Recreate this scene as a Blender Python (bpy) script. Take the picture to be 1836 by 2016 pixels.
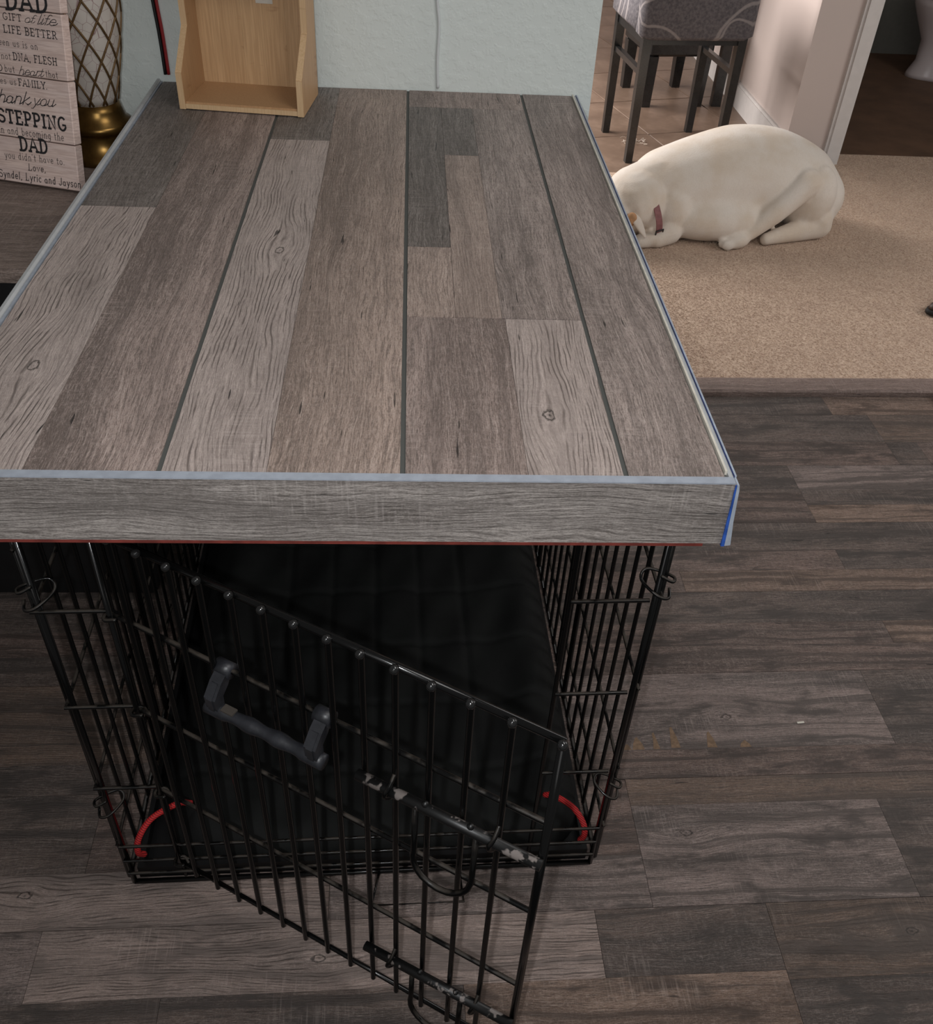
import bpy, bmesh, math, random
import numpy as np
from mathutils import Vector, Matrix, Euler
PI = math.pi
random.seed(7)
for o in list(bpy.data.objects):
    bpy.data.objects.remove(o, do_unlink=True)
sc = bpy.context.scene
COL = sc.collection

# ------------------------------------------------------------------ camera
CAMZ = 1.4125
cd = bpy.data.cameras.new('camera')
cd.sensor_fit = 'HORIZONTAL'; cd.sensor_width = 36.0
cd.lens = 36.0 * 1867.9 / 1836.0
cd.clip_start = 0.02
cam = bpy.data.objects.new('camera', cd)
cam.location = (0, 0, CAMZ)
cam.rotation_euler = (math.radians(49.7447), math.radians(-2.6619), math.radians(-2.4428))
COL.objects.link(cam); sc.camera = cam

# ------------------------------------------------------------------ light
sc.view_settings.view_transform = 'Standard'
sc.view_settings.look = 'None'
sc.view_settings.gamma = 1.0
sc.view_settings.use_curve_mapping = False
sc.view_settings.exposure = 0.0
sc.cycles.max_bounces = 6; sc.cycles.diffuse_bounces = 3; sc.cycles.glossy_bounces = 3
w = bpy.data.worlds.new('world'); sc.world = w
w.use_nodes = True
w.node_tree.nodes['Background'].inputs[0].default_value = (1.0, 0.975, 0.955, 1)
w.node_tree.nodes['Background'].inputs[1].default_value = 0.13

def area(name, loc, target, sx, sy, power, col):
    l = bpy.data.lights.new(name, 'AREA'); l.shape = 'RECTANGLE'
    l.size = sx; l.size_y = sy; l.energy = power; l.color = col
    o = bpy.data.objects.new(name, l); o.location = loc
    d = Vector(target) - Vector(loc)
    o.rotation_euler = d.to_track_quat('-Z', 'Y').to_euler()
    COL.objects.link(o)
    return o
# dining room window (daylight from the left, behind the green wall's end)
area('dining_window_light', (-0.35, 4.75, 1.15), (2.2, 4.4, 0.2), 1.5, 1.3, 88, (1.0, 0.95, 0.92))
# unseen overhead light, added so the tabletop brightens and shades the left floor
area('overhead_fill_light', (0.95, 0.35, 2.40), (0.75, 0.75, 0.0), 0.8, 0.8, 15, (1.0, 0.965, 0.94))
# living room window to the right
area('room_window_light', (3.3, 1.9, 1.7), (1.2, 2.9, 0.1), 1.6, 1.3, 24, (1.0, 0.97, 0.95))
area('front_fill_light', (-0.9, -2.2, 2.2), (0.0, 1.2, 0.6), 1.6, 1.2, 9, (1.0, 0.98, 0.97))  # fill light added behind the camera for the sign, desk and table
# the phone's own lamp beside its lens
fl = bpy.data.lights.new('phone_flash', 'SPOT'); fl.energy = 25; fl.spot_size = math.radians(95); fl.spot_blend = 0.8
fl.shadow_soft_size = 0.006; fl.color = (0.96, 0.98, 1.0)
flo = bpy.data.objects.new('phone_flash', fl); flo.location = (-0.042, -0.012, CAMZ + 0.004)
flo.rotation_euler = cam.rotation_euler
COL.objects.link(flo)

# ------------------------------------------------------------------ helpers
def lin(c):
    out = []
    for v in c:
        v /= 255.0
        out.append(v / 12.92 if v <= 0.04045 else ((v + 0.055) / 1.055) ** 2.4)
    return tuple(out)

def mesh(name, verts, faces, smooth=False):
    m = bpy.data.meshes.new(name)
    m.from_pydata([tuple(v) for v in verts], [], [tuple(f) for f in faces])
    m.update()
    if smooth:
        m.polygons.foreach_set('use_smooth', [True] * len(m.polygons))
    return m

def obj(name, m, mat=None, parent=None, loc=(0, 0, 0), rot=(0, 0, 0), scale=(1, 1, 1)):
    o = bpy.data.objects.new(name, m)
    if mat is not None and m is not None and len(m.materials) == 0:
        m.materials.append(mat)
    o.location = loc; o.rotation_euler = rot; o.scale = scale
    COL.objects.link(o)
    if parent is not None: o.parent = parent
    return o

def thing(name, label, cat, loc=(0, 0, 0), rotz=0.0, group=None):
    o = bpy.data.objects.new(name, None)
    o.location = loc; o.rotation_euler = (0, 0, rotz)
    o.empty_display_size = 0.05
    COL.objects.link(o)
    o['label'] = label; o['category'] = cat
    if group: o['group'] = group
    return o

def tag(o, label, cat, group=None, kind=None):
    if label: o['label'] = label
    if cat: o['category'] = cat
    if group: o['group'] = group
    if kind: o['kind'] = kind
    return o

class MB:
    def __init__(s): s.v = []; s.f = []
    def add(s, V, F):
        n = len(s.v); s.v += [tuple(p) for p in V]; s.f += [tuple(i + n for i in f) for f in F]; return s
    def box(s, x0, x1, y0, y1, z0, z1):
        V = [(x0, y0, z0), (x1, y0, z0), (x1, y1, z0), (x0, y1, z0), (x0, y0, z1), (x1, y0, z1), (x1, y1, z1), (x0, y1, z1)]
        return s.add(V, [(3, 2, 1, 0), (4, 5, 6, 7), (0, 1, 5, 4), (1, 2, 6, 5), (2, 3, 7, 6), (3, 0, 4, 7)])
    def bbox(s, x0, x1, y0, y1, z0, z1, b=0.004):
        # box with chamfered vertical and top edges
        def ring(d, z): return [(x0 + d, y0 + d * 0 + (b if d == 0 else b), z)]
        rs = []
        for z, d in ((z0, b), (z0 + b, 0), (z1 - b, 0), (z1, b)):
            a0, a1, c0, c1 = x0 + d, x1 - d, y0 + d, y1 - d
            rs.append([(a0 + b, c0, z), (a1 - b, c0, z), (a1, c0 + b, z), (a1, c1 - b, z), (a1 - b, c1, z), (a0 + b, c1, z), (a0, c1 - b, z), (a0, c0 + b, z)])
        V = sum(rs, []); F = []
        for k in range(3):
            for i in range(8):
                j = (i + 1) % 8
                F.append((k * 8 + i, k * 8 + j, k * 8 + 8 + j, k * 8 + 8 + i))
        F.append(tuple(range(7, -1, -1))); F.append(tuple(range(24, 32)))
        return s.add(V, F)
    def prism(s, poly, axis, a0, a1):
        # poly: list of 2D points, axis: 'x' -> (a,p,q), 'y' -> (p,a,q), 'z' -> (p,q,a)
        def P(p, a):
            return {'x': (a, p[0], p[1]), 'y': (p[0], a, p[1]), 'z': (p[0], p[1], a)}[axis]
        n = len(poly)
        V = [P(p, a0) for p in poly] + [P(p, a1) for p in poly]
        F = [tuple(range(n))[::-1], tuple(range(n, 2 * n))]
        for i in range(n):
            j = (i + 1) % n; F.append((i, j, n + j, n + i))
        return s.add(V, F)
    def tube(s, pts, r, n=8, cap=True, flat=1.0):
        pts = [Vector(p) for p in pts]; N = len(pts)
        rr = r if isinstance(r, (list, tuple)) else [r] * N
        t0 = (pts[1] - pts[0]).normalized()
        up = Vector((0, 0, 1)) if abs(t0.z) < 0.9 else Vector((1, 0, 0))
        u = t0.cross(up).normalized(); V = []; F = []
        for i in range(N):
            if i == 0: t = pts[1] - pts[0]
            elif i == N - 1: t = pts[-1] - pts[-2]
            else: t = (pts[i + 1] - pts[i]).normalized() + (pts[i] - pts[i - 1]).normalized()
            t.normalize()
            u = (u - t * u.dot(t)).normalized(); vv = t.cross(u)
            for k in range(n):
                a = 2 * PI * k / n
                V.append(pts[i] + u * (rr[i] * math.cos(a)) + vv * (rr[i] * flat * math.sin(a)))
        for i in range(N - 1):
            for k in range(n):
                j = (k + 1) % n
                F.append((i * n + k, i * n + j, (i + 1) * n + j, (i + 1) * n + k))
        if cap:
            F.append(tuple(range(n))[::-1]); F.append(tuple(range((N - 1) * n, N * n)))
        return s.add(V, F)
    def lathe(s, prof, n=32, cx=0, cy=0):
        V = []; F = []
        for r, z in prof:
            for k in range(n):
                a = 2 * PI * k / n; V.append((cx + r * math.cos(a), cy + r * math.sin(a), z))
        for i in range(len(prof) - 1):
            for k in range(n):
                j = (k + 1) % n; F.append((i * n + k, i * n + j, (i + 1) * n + j, (i + 1) * n + k))
        F.append(tuple(range(n))[::-1]); F.append(tuple(range((len(prof) - 1) * n, len(prof) * n)))
        return s.add(V, F)
    def ball(s, c, r, n=10, sc3=(1, 1, 1)):
        V = []; F = []; m = n // 2 + 1
        for i in range(m + 1):
            th = PI * i / m
            for k in range(n):
                a = 2 * PI * k / n
                V.append((c[0] + r * sc3[0] * math.sin(th) * math.cos(a), c[1] + r * sc3[1] * math.sin(th) * math.sin(a), c[2] + r * sc3[2] * math.cos(th)))
        for i in range(m):
            for k in range(n):
                j = (k + 1) % n; F.append((i * n + k, (i + 1) * n + k, (i + 1) * n + j, i * n + j))
        return s.add(V, F)
    def mesh(s, name, smooth=False):
        return mesh(name, s.v, s.f, smooth)
    def build(s, name, mat, parent=None, smooth=False, **k):
        return obj(name, s.mesh(name, smooth), mat, parent, **k)

def curve(pts, n=8):
    # Catmull-Rom through points
    P = [Vector(p) for p in pts]; P = [P[0] * 2 - P[1]] + P + [P[-1] * 2 - P[-2]]
    out = []
    for i in range(1, len(P) - 2):
        for k in range(n):
            t = k / n
            a, b, c, d = P[i - 1], P[i], P[i + 1], P[i + 2]
            out.append(0.5 * (2 * b + (c - a) * t + (2 * a - 5 * b + 4 * c - d) * t * t + (3 * b - a - 3 * c + d) * t ** 3))
    out.append(P[-2]); return out

# ------------------------------------------------------------------ materials
class NT:
    def __init__(s, name):
        s.m = bpy.data.materials.new(name); s.m.use_nodes = True
        s.t = s.m.node_tree; s.b = s.t.nodes['Principled BSDF']
    def n(s, typ, **kw):
        nd = s.t.nodes.new(typ)
        for k, v in kw.items(): setattr(nd, k, v)
        return nd
    def l(s, a, b): s.t.links.new(a, b)
    def val(s, sock, v):
        if hasattr(v, 'bl_idname') or isinstance(v, bpy.types.NodeSocket): s.l(v, sock)
        else: sock.default_value = v
    def math(s, op, a, b=0.0, c=0.0, clamp=False):
        nd = s.n('ShaderNodeMath', operation=op, use_clamp=clamp)
        s.val(nd.inputs[0], a); s.val(nd.inputs[1], b); s.val(nd.inputs[2], c); return nd.outputs[0]
    def mix(s, f, a, b, mode='MIX'):
        nd = s.n('ShaderNodeMix', data_type='RGBA', blend_type=mode); nd.clamp_factor = True
        s.val(nd.inputs[0], f)
        s.val(nd.inputs[6], a if isinstance(a, bpy.types.NodeSocket) else (*a, 1)[:4])
        s.val(nd.inputs[7], b if isinstance(b, bpy.types.NodeSocket) else (*b, 1)[:4]); return nd.outputs[2]
    def noise(s, vec, scale=5, detail=3, rough=0.55):
        nd = s.n('ShaderNodeTexNoise'); s.l(vec, nd.inputs['Vector'])
        nd.inputs['Scale'].default_value = scale; nd.inputs['Detail'].default_value = detail; nd.inputs['Roughness'].default_value = rough
        return nd.outputs[0]
    def comb(s, x, y, z=0.0):
        nd = s.n('ShaderNodeCombineXYZ')
        for i, v in enumerate((x, y, z)): s.val(nd.inputs[i], v)
        return nd.outputs[0]
    def ramp(s, f, a, b):
        nd = s.n('ShaderNodeMapRange', clamp=True, interpolation_type='SMOOTHSTEP')
        s.l(f, nd.inputs[0]); nd.inputs[1].default_value = a; nd.inputs[2].default_value = b
        return nd.outputs[0]
    def bump(s, h, strength=0.3, dist=0.002):
        nd = s.n('ShaderNodeBump'); nd.inputs['Strength'].default_value = strength; nd.inputs['Distance'].default_value = dist
        s.l(h, nd.inputs['Height']); s.l(nd.outputs[0], s.b.inputs['Normal'])
    def obj(s): return s.n('ShaderNodeTexCoord').outputs['Object']
    def base(s, c): s.val(s.b.inputs['Base Color'], c if isinstance(c, bpy.types.NodeSocket) else (*c, 1)[:4])
    def rough(s, r): s.val(s.b.inputs['Roughness'], r)

def plain(name, rgb, rough=0.5, metal=0.0, nscale=0, namp=0.15, bump=0.0, spec=None, bdist=0.002):
    N = NT(name); c = lin(rgb)
    if nscale:
        f = N.noise(N.obj(), nscale, 4)
        f = N.ramp(f, 0.3, 0.7)
        N.base(N.mix(f, tuple(v * (1 - namp) for v in c), tuple(min(1, v * (1 + namp)) for v in c)))
        if bump: N.bump(f, bump, bdist)
    else: N.base(c)
    N.rough(rough); N.b.inputs['Metallic'].default_value = metal
    if spec is not None: N.b.inputs['Specular IOR Level'].default_value = spec
    return N.m

def make_wood(name, rough=0.5, finefreq=1.0):
    """weathered wood print; tones, ridges, knots come from each plank's own properties"""
    N = NT(name)
    def attr(a):
        nd = N.n('ShaderNodeAttribute', attribute_type='OBJECT', attribute_name=a); return nd
    c1 = attr('tone_light').outputs['Color']; c2 = attr('tone_dark').outputs['Color']
    ridge = attr('ridge').outputs['Fac']; seed = attr('seed').outputs['Fac']
    kn = N.n('ShaderNodeSeparateXYZ'); N.l(attr('knot').outputs['Vector'], kn.inputs[0])
    sp = N.n('ShaderNodeSeparateXYZ'); N.l(N.obj(), sp.inputs[0])
    x, y = sp.outputs[0], sp.outputs[1]
    # the side faces use z as well so the grain carries over the edge
    y = N.math('ADD', y, N.math('MULTIPLY', sp.outputs[2], 0.7))
    sx = N.math('ADD', x, N.math('MULTIPLY', seed, 3.71)); sz = N.math('MULTIPLY', seed, 1.37)
    # knot deflection
    dx = N.math('SUBTRACT', x, kn.outputs[0]); dy = N.math('SUBTRACT', y, kn.outputs[1])
    ex = N.math('DIVIDE', dx, 0.085); ey = N.math('DIVIDE', dy, 0.036)
    r2 = N.math('ADD', N.math('MULTIPLY', ex, ex), N.math('MULTIPLY', ey, ey))
    g = N.math('MULTIPLY', N.math('POWER', 2.718, N.math('MULTIPLY', r2, -1.0)), kn.outputs[2])
    yd = N.math('SUBTRACT', y, N.math('MULTIPLY', N.math('MULTIPLY', dy, g), 0.72))
    wv = N.noise(N.comb(N.math('MULTIPLY', sx, 2.6), N.math('MULTIPLY', yd, 9.0), sz), 1.0, 2)
    wv2 = N.noise(N.comb(N.math('MULTIPLY', sx, 11.0), N.math('MULTIPLY', yd, 30.0), sz), 1.0, 2)
    yw = N.math('ADD', N.math('ADD', yd, N.math('MULTIPLY', wv, 0.05)), N.math('MULTIPLY', wv2, 0.006))
    big = N.noise(N.comb(N.math('MULTIPLY', sx, 2.2), N.math('MULTIPLY', yw, 16.0), sz), 1.0, 3)
    mid = N.noise(N.comb(N.math('MULTIPLY', sx, 5.0), N.math('MULTIPLY', yw, 60.0), sz), 1.0, 4)
    fine = N.noise(N.comb(N.math('MULTIPLY', sx, 26.0), N.math('MULTIPLY', yw, 560.0), sz), 1.0, 5, 0.68)
    blot = N.noise(N.comb(N.math('MULTIPLY', sx, 6.0), N.math('MULTIPLY', y, 13.0), sz), 1.0, 4)
    # ridges: bands following the grain
    ph = N.math('ADD', N.math('MULTIPLY', yw, 2 * PI * 200.0), N.math('ADD', N.math('MULTIPLY', mid, 8.0), N.math('MULTIPLY', wv2, 7.0)))
    band = N.math('MULTIPLY_ADD', N.math('SINE', ph), 0.5, 0.5)
    brk = N.ramp(N.noise(N.comb(N.math('MULTIPLY', sx, 22.0), N.math('MULTIPLY', yw, 130.0), sz), 1.0, 2), 0.36, 0.60)
    band = N.math('MULTIPLY', N.math('POWER', band, 4.0), brk)
    # cross saw marks
    saw = N.noise(N.comb(N.math('MULTIPLY', sx, 330.0), N.math('MULTIPLY', y, 14.0), sz), 1.0, 2)
    sawm = N.ramp(N.noise(N.comb(N.math('MULTIPLY', sx, 5.0), N.math('MULTIPLY', y, 11.0), N.math('ADD', sz, 5.0)), 1.0, 2), 0.53, 0.68)
    saw = N.math('MULTIPLY', N.ramp(saw, 0.52, 0.68), sawm)
    # checks
    chk = N.noise(N.comb(N.math('MULTIPLY', sx, 13.0), N.math('MULTIPLY', yw, 150.0), N.math('ADD', sz, 2.0)), 1.0, 2)
    chk = N.ramp(chk, 0.715, 0.76)
    bias = attr('bias').outputs['Fac']; wear = attr('wear').outputs['Fac']
    grit = N.noise(N.comb(N.math('MULTIPLY', sx, 420.0), N.math('MULTIPLY', y, 620.0), sz), 1.0, 3, 0.7)
    streak = N.noise(N.comb(N.math('MULTIPLY', sx, 1.7), N.math('MULTIPLY', yw, 55.0), N.math('ADD', sz, 3.0)), 1.0, 3)
    smudge = N.noise(N.comb(N.math('MULTIPLY', sx, 6.0), N.math('MULTIPLY', yw, 17.0), N.math('ADD', sz, 7.0)), 1.0, 5, 0.7)
    fine2 = N.noise(N.comb(N.math('MULTIPLY', sx, 120.0), N.math('MULTIPLY', yw, 1250.0), sz), 1.0, 3, 0.65)
    cross = N.noise(N.comb(N.math('MULTIPLY', sx, 230.0), N.math('MULTIPLY', y, 60.0), sz), 1.0, 2)
    tone = N.math('ADD', N.math('MULTIPLY', N.ramp(big, 0.30, 0.66), 0.66), N.math('MULTIPLY', N.ramp(mid, 0.32, 0.68), 0.34))
    tone = N.math('ADD', tone, N.math('MULTIPLY', N.math('DIVIDE', y, 0.06), bias), clamp=True)
    col = N.mix(tone, c2, c1)
    darkc = N.mix(0.55, c2, (0.030, 0.024, 0.021))
    lightc = N.mix(0.30, c1, (0.66, 0.60, 0.565))
    fd = N.ramp(fine, 0.36, 0.64)
    col = N.mix(N.math('MULTIPLY', N.math('SUBTRACT', 1.0, N.ramp(fine, 0.40, 0.50)), 0.72), col, darkc)
    col = N.mix(N.math('MULTIPLY', N.ramp(fine, 0.52, 0.66), N.math('MULTIPLY', N.ramp(mid, 0.30, 0.62), 0.55)), col, lightc)
    col = N.mix(N.math('MULTIPLY', N.ramp(fine2, 0.53, 0.62), 0.46), col, lightc)
    col = N.mix(N.math('MULTIPLY', N.math('SUBTRACT', 1.0, N.ramp(fine2, 0.38, 0.47)), 0.60), col, darkc)
    col = N.mix(N.math('MULTIPLY', N.ramp(cross, 0.54, 0.7), 0.20), col, lightc)
    col = N.mix(N.math('MULTIPLY', N.math('SUBTRACT', 1.0, N.ramp(grit, 0.36, 0.48)), 0.40), col, darkc)
    col = N.mix(N.math('MULTIPLY', N.ramp(grit, 0.53, 0.64), 0.28), col, lightc)
    col = N.mix(N.math('MULTIPLY', N.ramp(streak, 0.51, 0.63), N.math('MULTIPLY_ADD', wear, 0.40, 0.34)), col, darkc)
    col = N.mix(N.math('MULTIPLY', N.ramp(smudge, 0.50, 0.64), N.math('MULTIPLY_ADD', wear, 0.72, 0.16)), col, darkc)
    rmask = N.ramp(N.noise(N.comb(N.math('MULTIPLY', sx, 3.5), N.math('MULTIPLY', y, 14.0), N.math('ADD', sz, 9.0)), 1.0, 2), 0.30, 0.56)
    rmask = N.math('MULTIPLY_ADD', rmask, 0.75, 0.25)
    rd = N.math('MULTIPLY', N.math('MULTIPLY', band, ridge), rmask)
    col = N.mix(N.math('MULTIPLY', ridge, 0.40), col, lightc)
    col = N.mix(N.math('MULTIPLY', rd, 0.95), col, darkc)
    col = N.mix(N.math('MULTIPLY', saw, 0.32), col, lightc)
    col = N.mix(N.math('MULTIPLY', N.ramp(blot, 0.58, 0.76), 0.45), col, darkc)
    col = N.mix(N.math('MULTIPLY', chk, 0.85), col, (0.016, 0.013, 0.012))
    # knot core
    kx = N.math('DIVIDE', dx, 0.0105); ky = N.math('DIVIDE', dy, 0.0062)
    kr = N.math('ADD', N.math('SQRT', N.math('ADD', N.math('MULTIPLY', kx, kx), N.math('MULTIPLY', ky, ky))), N.math('MULTIPLY_ADD', N.noise(N.comb(N.math('MULTIPLY', sx, 110.0), N.math('MULTIPLY', y, 190.0), sz), 1.0, 2), 1.3, -0.3))
    ring = N.math('MULTIPLY', N.ramp(N.math('MULTIPLY_ADD', N.math('SINE', N.math('MULTIPLY', kr, 6.5)), 0.5, 0.5), 0.55, 0.9), N.math('SUBTRACT', 1.0, N.ramp(kr, 1.0, 1.9)))
    core = N.math('SUBTRACT', 1.0, N.ramp(kr, 0.25, 0.75))
    ring = N.math('MAXIMUM', ring, core)
    col = N.mix(N.math('MULTIPLY', N.math('MULTIPLY', ring, kn.outputs[2]), 0.85), col, (0.02, 0.015, 0.012))
    N.base(col)
    h = N.math('ADD', N.math('MULTIPLY', fd, 0.35), N.math('MULTIPLY', rd, -0.8))
    h = N.math('ADD', h, N.math('MULTIPLY', chk, -0.6))
    h = N.math('ADD', h, N.math('MULTIPLY', fine2, 0.4))
    h = N.math('ADD', h, N.math('MULTIPLY', grit, 0.35))
    N.bump(h, 0.8, 0.0014)
    N.rough(N.math('MULTIPLY_ADD', fd, -0.1, rough + 0.05))
    N.b.inputs['Specular IOR Level'].default_value = 0.42
    return N.m

WOOD = make_wood('weathered_wood_print')
TONES = {  # light, dark, ridge
    'L': ((190, 173, 165), (134, 119, 112), 0.95),
    'M': ((174, 154, 145), (112, 97, 90), 0.16),
    'D': ((126, 117, 111), (90, 82, 77), 0.05),
    'G': ((176, 159, 151), (102, 90, 84), 0.26),
    'T': ((184, 163, 151), (138, 120, 110), 0.14),
    'N': ((178, 156, 143), (116, 99, 89), 0.28),
}
FT = {  # same product as TONES, darkened: the floor's dimmer light is put into colour
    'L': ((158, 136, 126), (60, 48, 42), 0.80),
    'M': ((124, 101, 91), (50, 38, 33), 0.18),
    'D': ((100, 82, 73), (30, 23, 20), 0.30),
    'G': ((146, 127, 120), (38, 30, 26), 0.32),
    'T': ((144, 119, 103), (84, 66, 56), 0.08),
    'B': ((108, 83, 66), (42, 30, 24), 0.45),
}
seedc = [0]
def plank(name, x0, x1, y0, y1, z0, z1, tones, parent, along='x', knot=None, mat=None, ridge=None, bias=0.0):
    """one printed plank strip; the local x axis runs with the grain"""
    cx, cy, cz = (x0 + x1) / 2, (y0 + y1) / 2, (z0 + z1) / 2
    hx, hy, hz = (x1 - x0) / 2, (y1 - y0) / 2, (z1 - z0) / 2
    b = MB()
    if along == 'y': hx, hy = hy, hx
    b.box(-hx, hx, -hy, hy, -hz, hz)
    o = b.build(name, mat or WOOD, parent, loc=(cx, cy, cz), rot=(0, 0, PI / 2 if along == 'y' else 0))
    seedc[0] += 1
    o['seed'] = (seedc[0] * 0.731) % 17.0
    o['tone_light'] = [*lin(tones[0])]; o['tone_dark'] = [*lin(tones[1])]
    o['ridge'] = float(tones[2] if ridge is None else ridge)
    o['bias'] = float(bias); o['wear'] = 1.0 if name == 'floor_plank' else 0.0
    k = (9.0, 9.0, 0.0)
    if knot:
        if along == 'y': k = (knot[1] - cy, -(knot[0] - cx), 1.0)
        else: k = (knot[0] - cx, knot[1] - cy, 1.0)
    o['knot'] = [float(v) for v in k]
    return o

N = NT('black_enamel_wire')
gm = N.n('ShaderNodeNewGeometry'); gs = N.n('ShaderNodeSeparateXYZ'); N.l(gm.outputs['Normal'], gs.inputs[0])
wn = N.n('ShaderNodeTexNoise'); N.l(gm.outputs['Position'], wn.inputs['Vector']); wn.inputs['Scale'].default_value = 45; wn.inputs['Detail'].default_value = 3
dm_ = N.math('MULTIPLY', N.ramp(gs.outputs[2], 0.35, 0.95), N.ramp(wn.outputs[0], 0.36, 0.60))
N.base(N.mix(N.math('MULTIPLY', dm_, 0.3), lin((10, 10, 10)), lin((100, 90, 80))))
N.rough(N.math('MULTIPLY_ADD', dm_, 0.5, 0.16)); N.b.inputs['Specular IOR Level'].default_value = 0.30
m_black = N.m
m_blackc = plain('clean_black_enamel', (11, 11, 11), 0.17, 0.0, spec=0.32)
m_blackplastic = plain('black_tray_plastic', (12, 12, 13), 0.45, 0.0, 40, 0.2)
m_worn = None
N = NT('worn_latch_paint')
_f = N.ramp(N.noise(N.obj(), 42, 3, 0.6), 0.555, 0.60)
N.base(N.mix(_f, lin((16, 16, 16)), lin((122, 114, 110)))); N.rough(0.42); m_worn = N.m
m_handle = plain('dark_grey_handle_plastic', (36, 37, 41), 0.42, 0, 70, 0.25, 0.1)
m_dust = plain('dust', (60, 54, 48), 0.9)
m_sub = plain('substrate_dark', (34, 34, 33), 0.8)
m_groove = plain('groove_grey', (78, 79, 76), 0.7)
m_vinyl = plain('vinyl_core_grey', (150, 156, 166), 0.5, 0, 80, 0.08)
m_cream = plain('vinyl_tongue_cream', (205, 200, 188), 0.55, 0, 90, 0.08)
m_blue = plain('blue_underlay', (26, 46, 100), 0.5, 0, 60, 0.25)
m_pale = plain('pale_blue_core', (158, 166, 178), 0.5, 0, 60, 0.10)
m_ply = plain('red_plywood', (120, 52, 44), 0.6, 0, 45, 0.3)
m_edge = plain('grey_edge_strip', (172, 174, 175), 0.42, 0, 60, 0.06)

# ------------------------------------------------------------------ floors
FROT = math.radians(1.2176)
b = MB().box(-1.9, 2.6, -0.6, 2.16, -0.06, -0.006)
floor = b.build('floor', m_sub, rot=(0, 0, FROT))
tag(floor, 'brown weathered vinyl plank floor around the crate', None, kind='structure')
ROWS = [
    (0.250, 0.366, [(-1.8, 0.2, 'M'), (0.2, 1.6, 'D')]), (0.366, 0.484, [(-1.8, 0.0, 'D'), (0.0, 1.6, 'M')]),
    (0.484, 0.603, [(-1.8, -0.33, 'D'), (-0.33, 0.10, 'D'), (0.10, 0.583, 'T')]), (0.484, 0.589, [(0.583, 1.6, 'D')]),
    (0.603, 0.707, [(-1.8, -0.52, 'G'), (-0.52, 0.31, 'L'), (0.31, 0.583, 'D')]), (0.589, 0.707, [(0.583, 1.6, 'B')]),
    (0.707, 0.797, [(-1.8, -0.10, 'L'), (-0.10, 0.403, 'G')]), (0.797, 0.939, [(-1.8, -0.48, 'D'), (-0.48, 0.403, 'M')]),
    (0.707, 0.886, [(0.403, 0.838, 'G'), (0.838, 1.6, 'D')]), (0.886, 0.939, [(0.403, 1.6, 'B')]),
    (0.939, 0.998, [(-1.8, -0.3, 'D'), (-0.3, 1.6, 'M')]), (0.998, 1.173, [(-1.8, -0.20, 'B'), (-0.20, 0.92, 'G'), (0.92, 1.6, 'D')]),
    (1.173, 1.243, [(-1.8, -0.1, 'D'), (-0.1, 1.6, 'M')]), (1.243, 1.304, [(-1.8, -0.25, 'M'), (-0.25, 1.02, 'M'), (1.02, 1.6, 'T')]),
    (1.304, 1.394, [(-1.8, 0.1, 'D'), (0.1, 1.6, 'D')]),
    (1.394, 1.459, [(-1.8, 0.0, 'D'), (0.0, 0.624, 'M'), (0.624, 1.6, 'T')]), (1.459, 1.524, [(-1.8, 0.2, 'D'), (0.2, 1.0, 'M'), (1.0, 1.6, 'D')]),
    (1.524, 1.617, [(-1.8, 1.6, 'D')]),
    (1.617, 1.727, [(-0.3, 0.99, 'M')]), (1.727, 1.836, [(-0.3, 0.99, 'D')]),
    (1.617, 1.681, [(0.99, 2.4, 'T')]), (1.681, 1.737, [(0.99, 2.4, 'D')]), (1.737, 1.836, [(0.99, 2.4, 'G')]),
    (1.836, 1.936, [(-0.3, 1.288, 'M'), (1.288, 1.372, 'D'), (1.372, 2.4, 'M')]), (1.936, 2.060, [(-0.3, 0.83, 'M'), (0.83, 1.288, 'D'), (1.288, 2.4, 'B')]),
    (2.060, 2.147, [(0.36, 1.192, 'D'), (1.192, 2.4, 'T')]),
]
SEAMS = (0.250, 0.484, 0.707, 0.939, 1.173, 1.394, 1.617, 1.836, 2.060)
FKN = {(0.707, 0.403): (0.487, 0.835), (0.589, 0.583): (0.80, 0.655), (0.707, -1.8): (-0.561, 0.766), (0.603, -0.52): (-0.111, 0.652), (0.998, -0.20): (0.62, 1.07)}
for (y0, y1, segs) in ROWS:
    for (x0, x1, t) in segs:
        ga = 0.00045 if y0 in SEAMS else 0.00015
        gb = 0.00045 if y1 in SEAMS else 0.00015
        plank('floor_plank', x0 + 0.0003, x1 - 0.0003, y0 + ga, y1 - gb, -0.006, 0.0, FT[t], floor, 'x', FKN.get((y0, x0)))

m_chip = plain('bare_chip', (116, 94, 74), 0.8, 0, 120, 0.25)
for (zx0, zx1, zt, zb) in ((0, 50, 812, 850), (55, 125, 772, 850), (175, 215, 745, 842), (280, 335, 712, 834), (490, 548, 740, 832), (680, 748, 790, 832)):
    def cv(zx, zy): return (0.668 + (1236 + zx / 3.06 - 1500) * 0.00097, 0.999 + (1477 - 14 * zx / 1836.0 - (1200 + zy / 3.06)) * 0.00117)
    mid = (zx0 + zx1) / 2
    poly = [cv(zx0, zb), cv(zx1, zb), cv(zx1 - 8, (zt + zb) / 2), cv(mid + 4, zt), cv(mid - 8, zt + 8), cv(zx0 + 10, (zt + zb) / 2)]
    MB().prism([(x_, max(y_, 0.9995)) for x_, y_ in poly], 'z', -0.001, 0.0003).build('chip', m_chip, floor)
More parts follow.
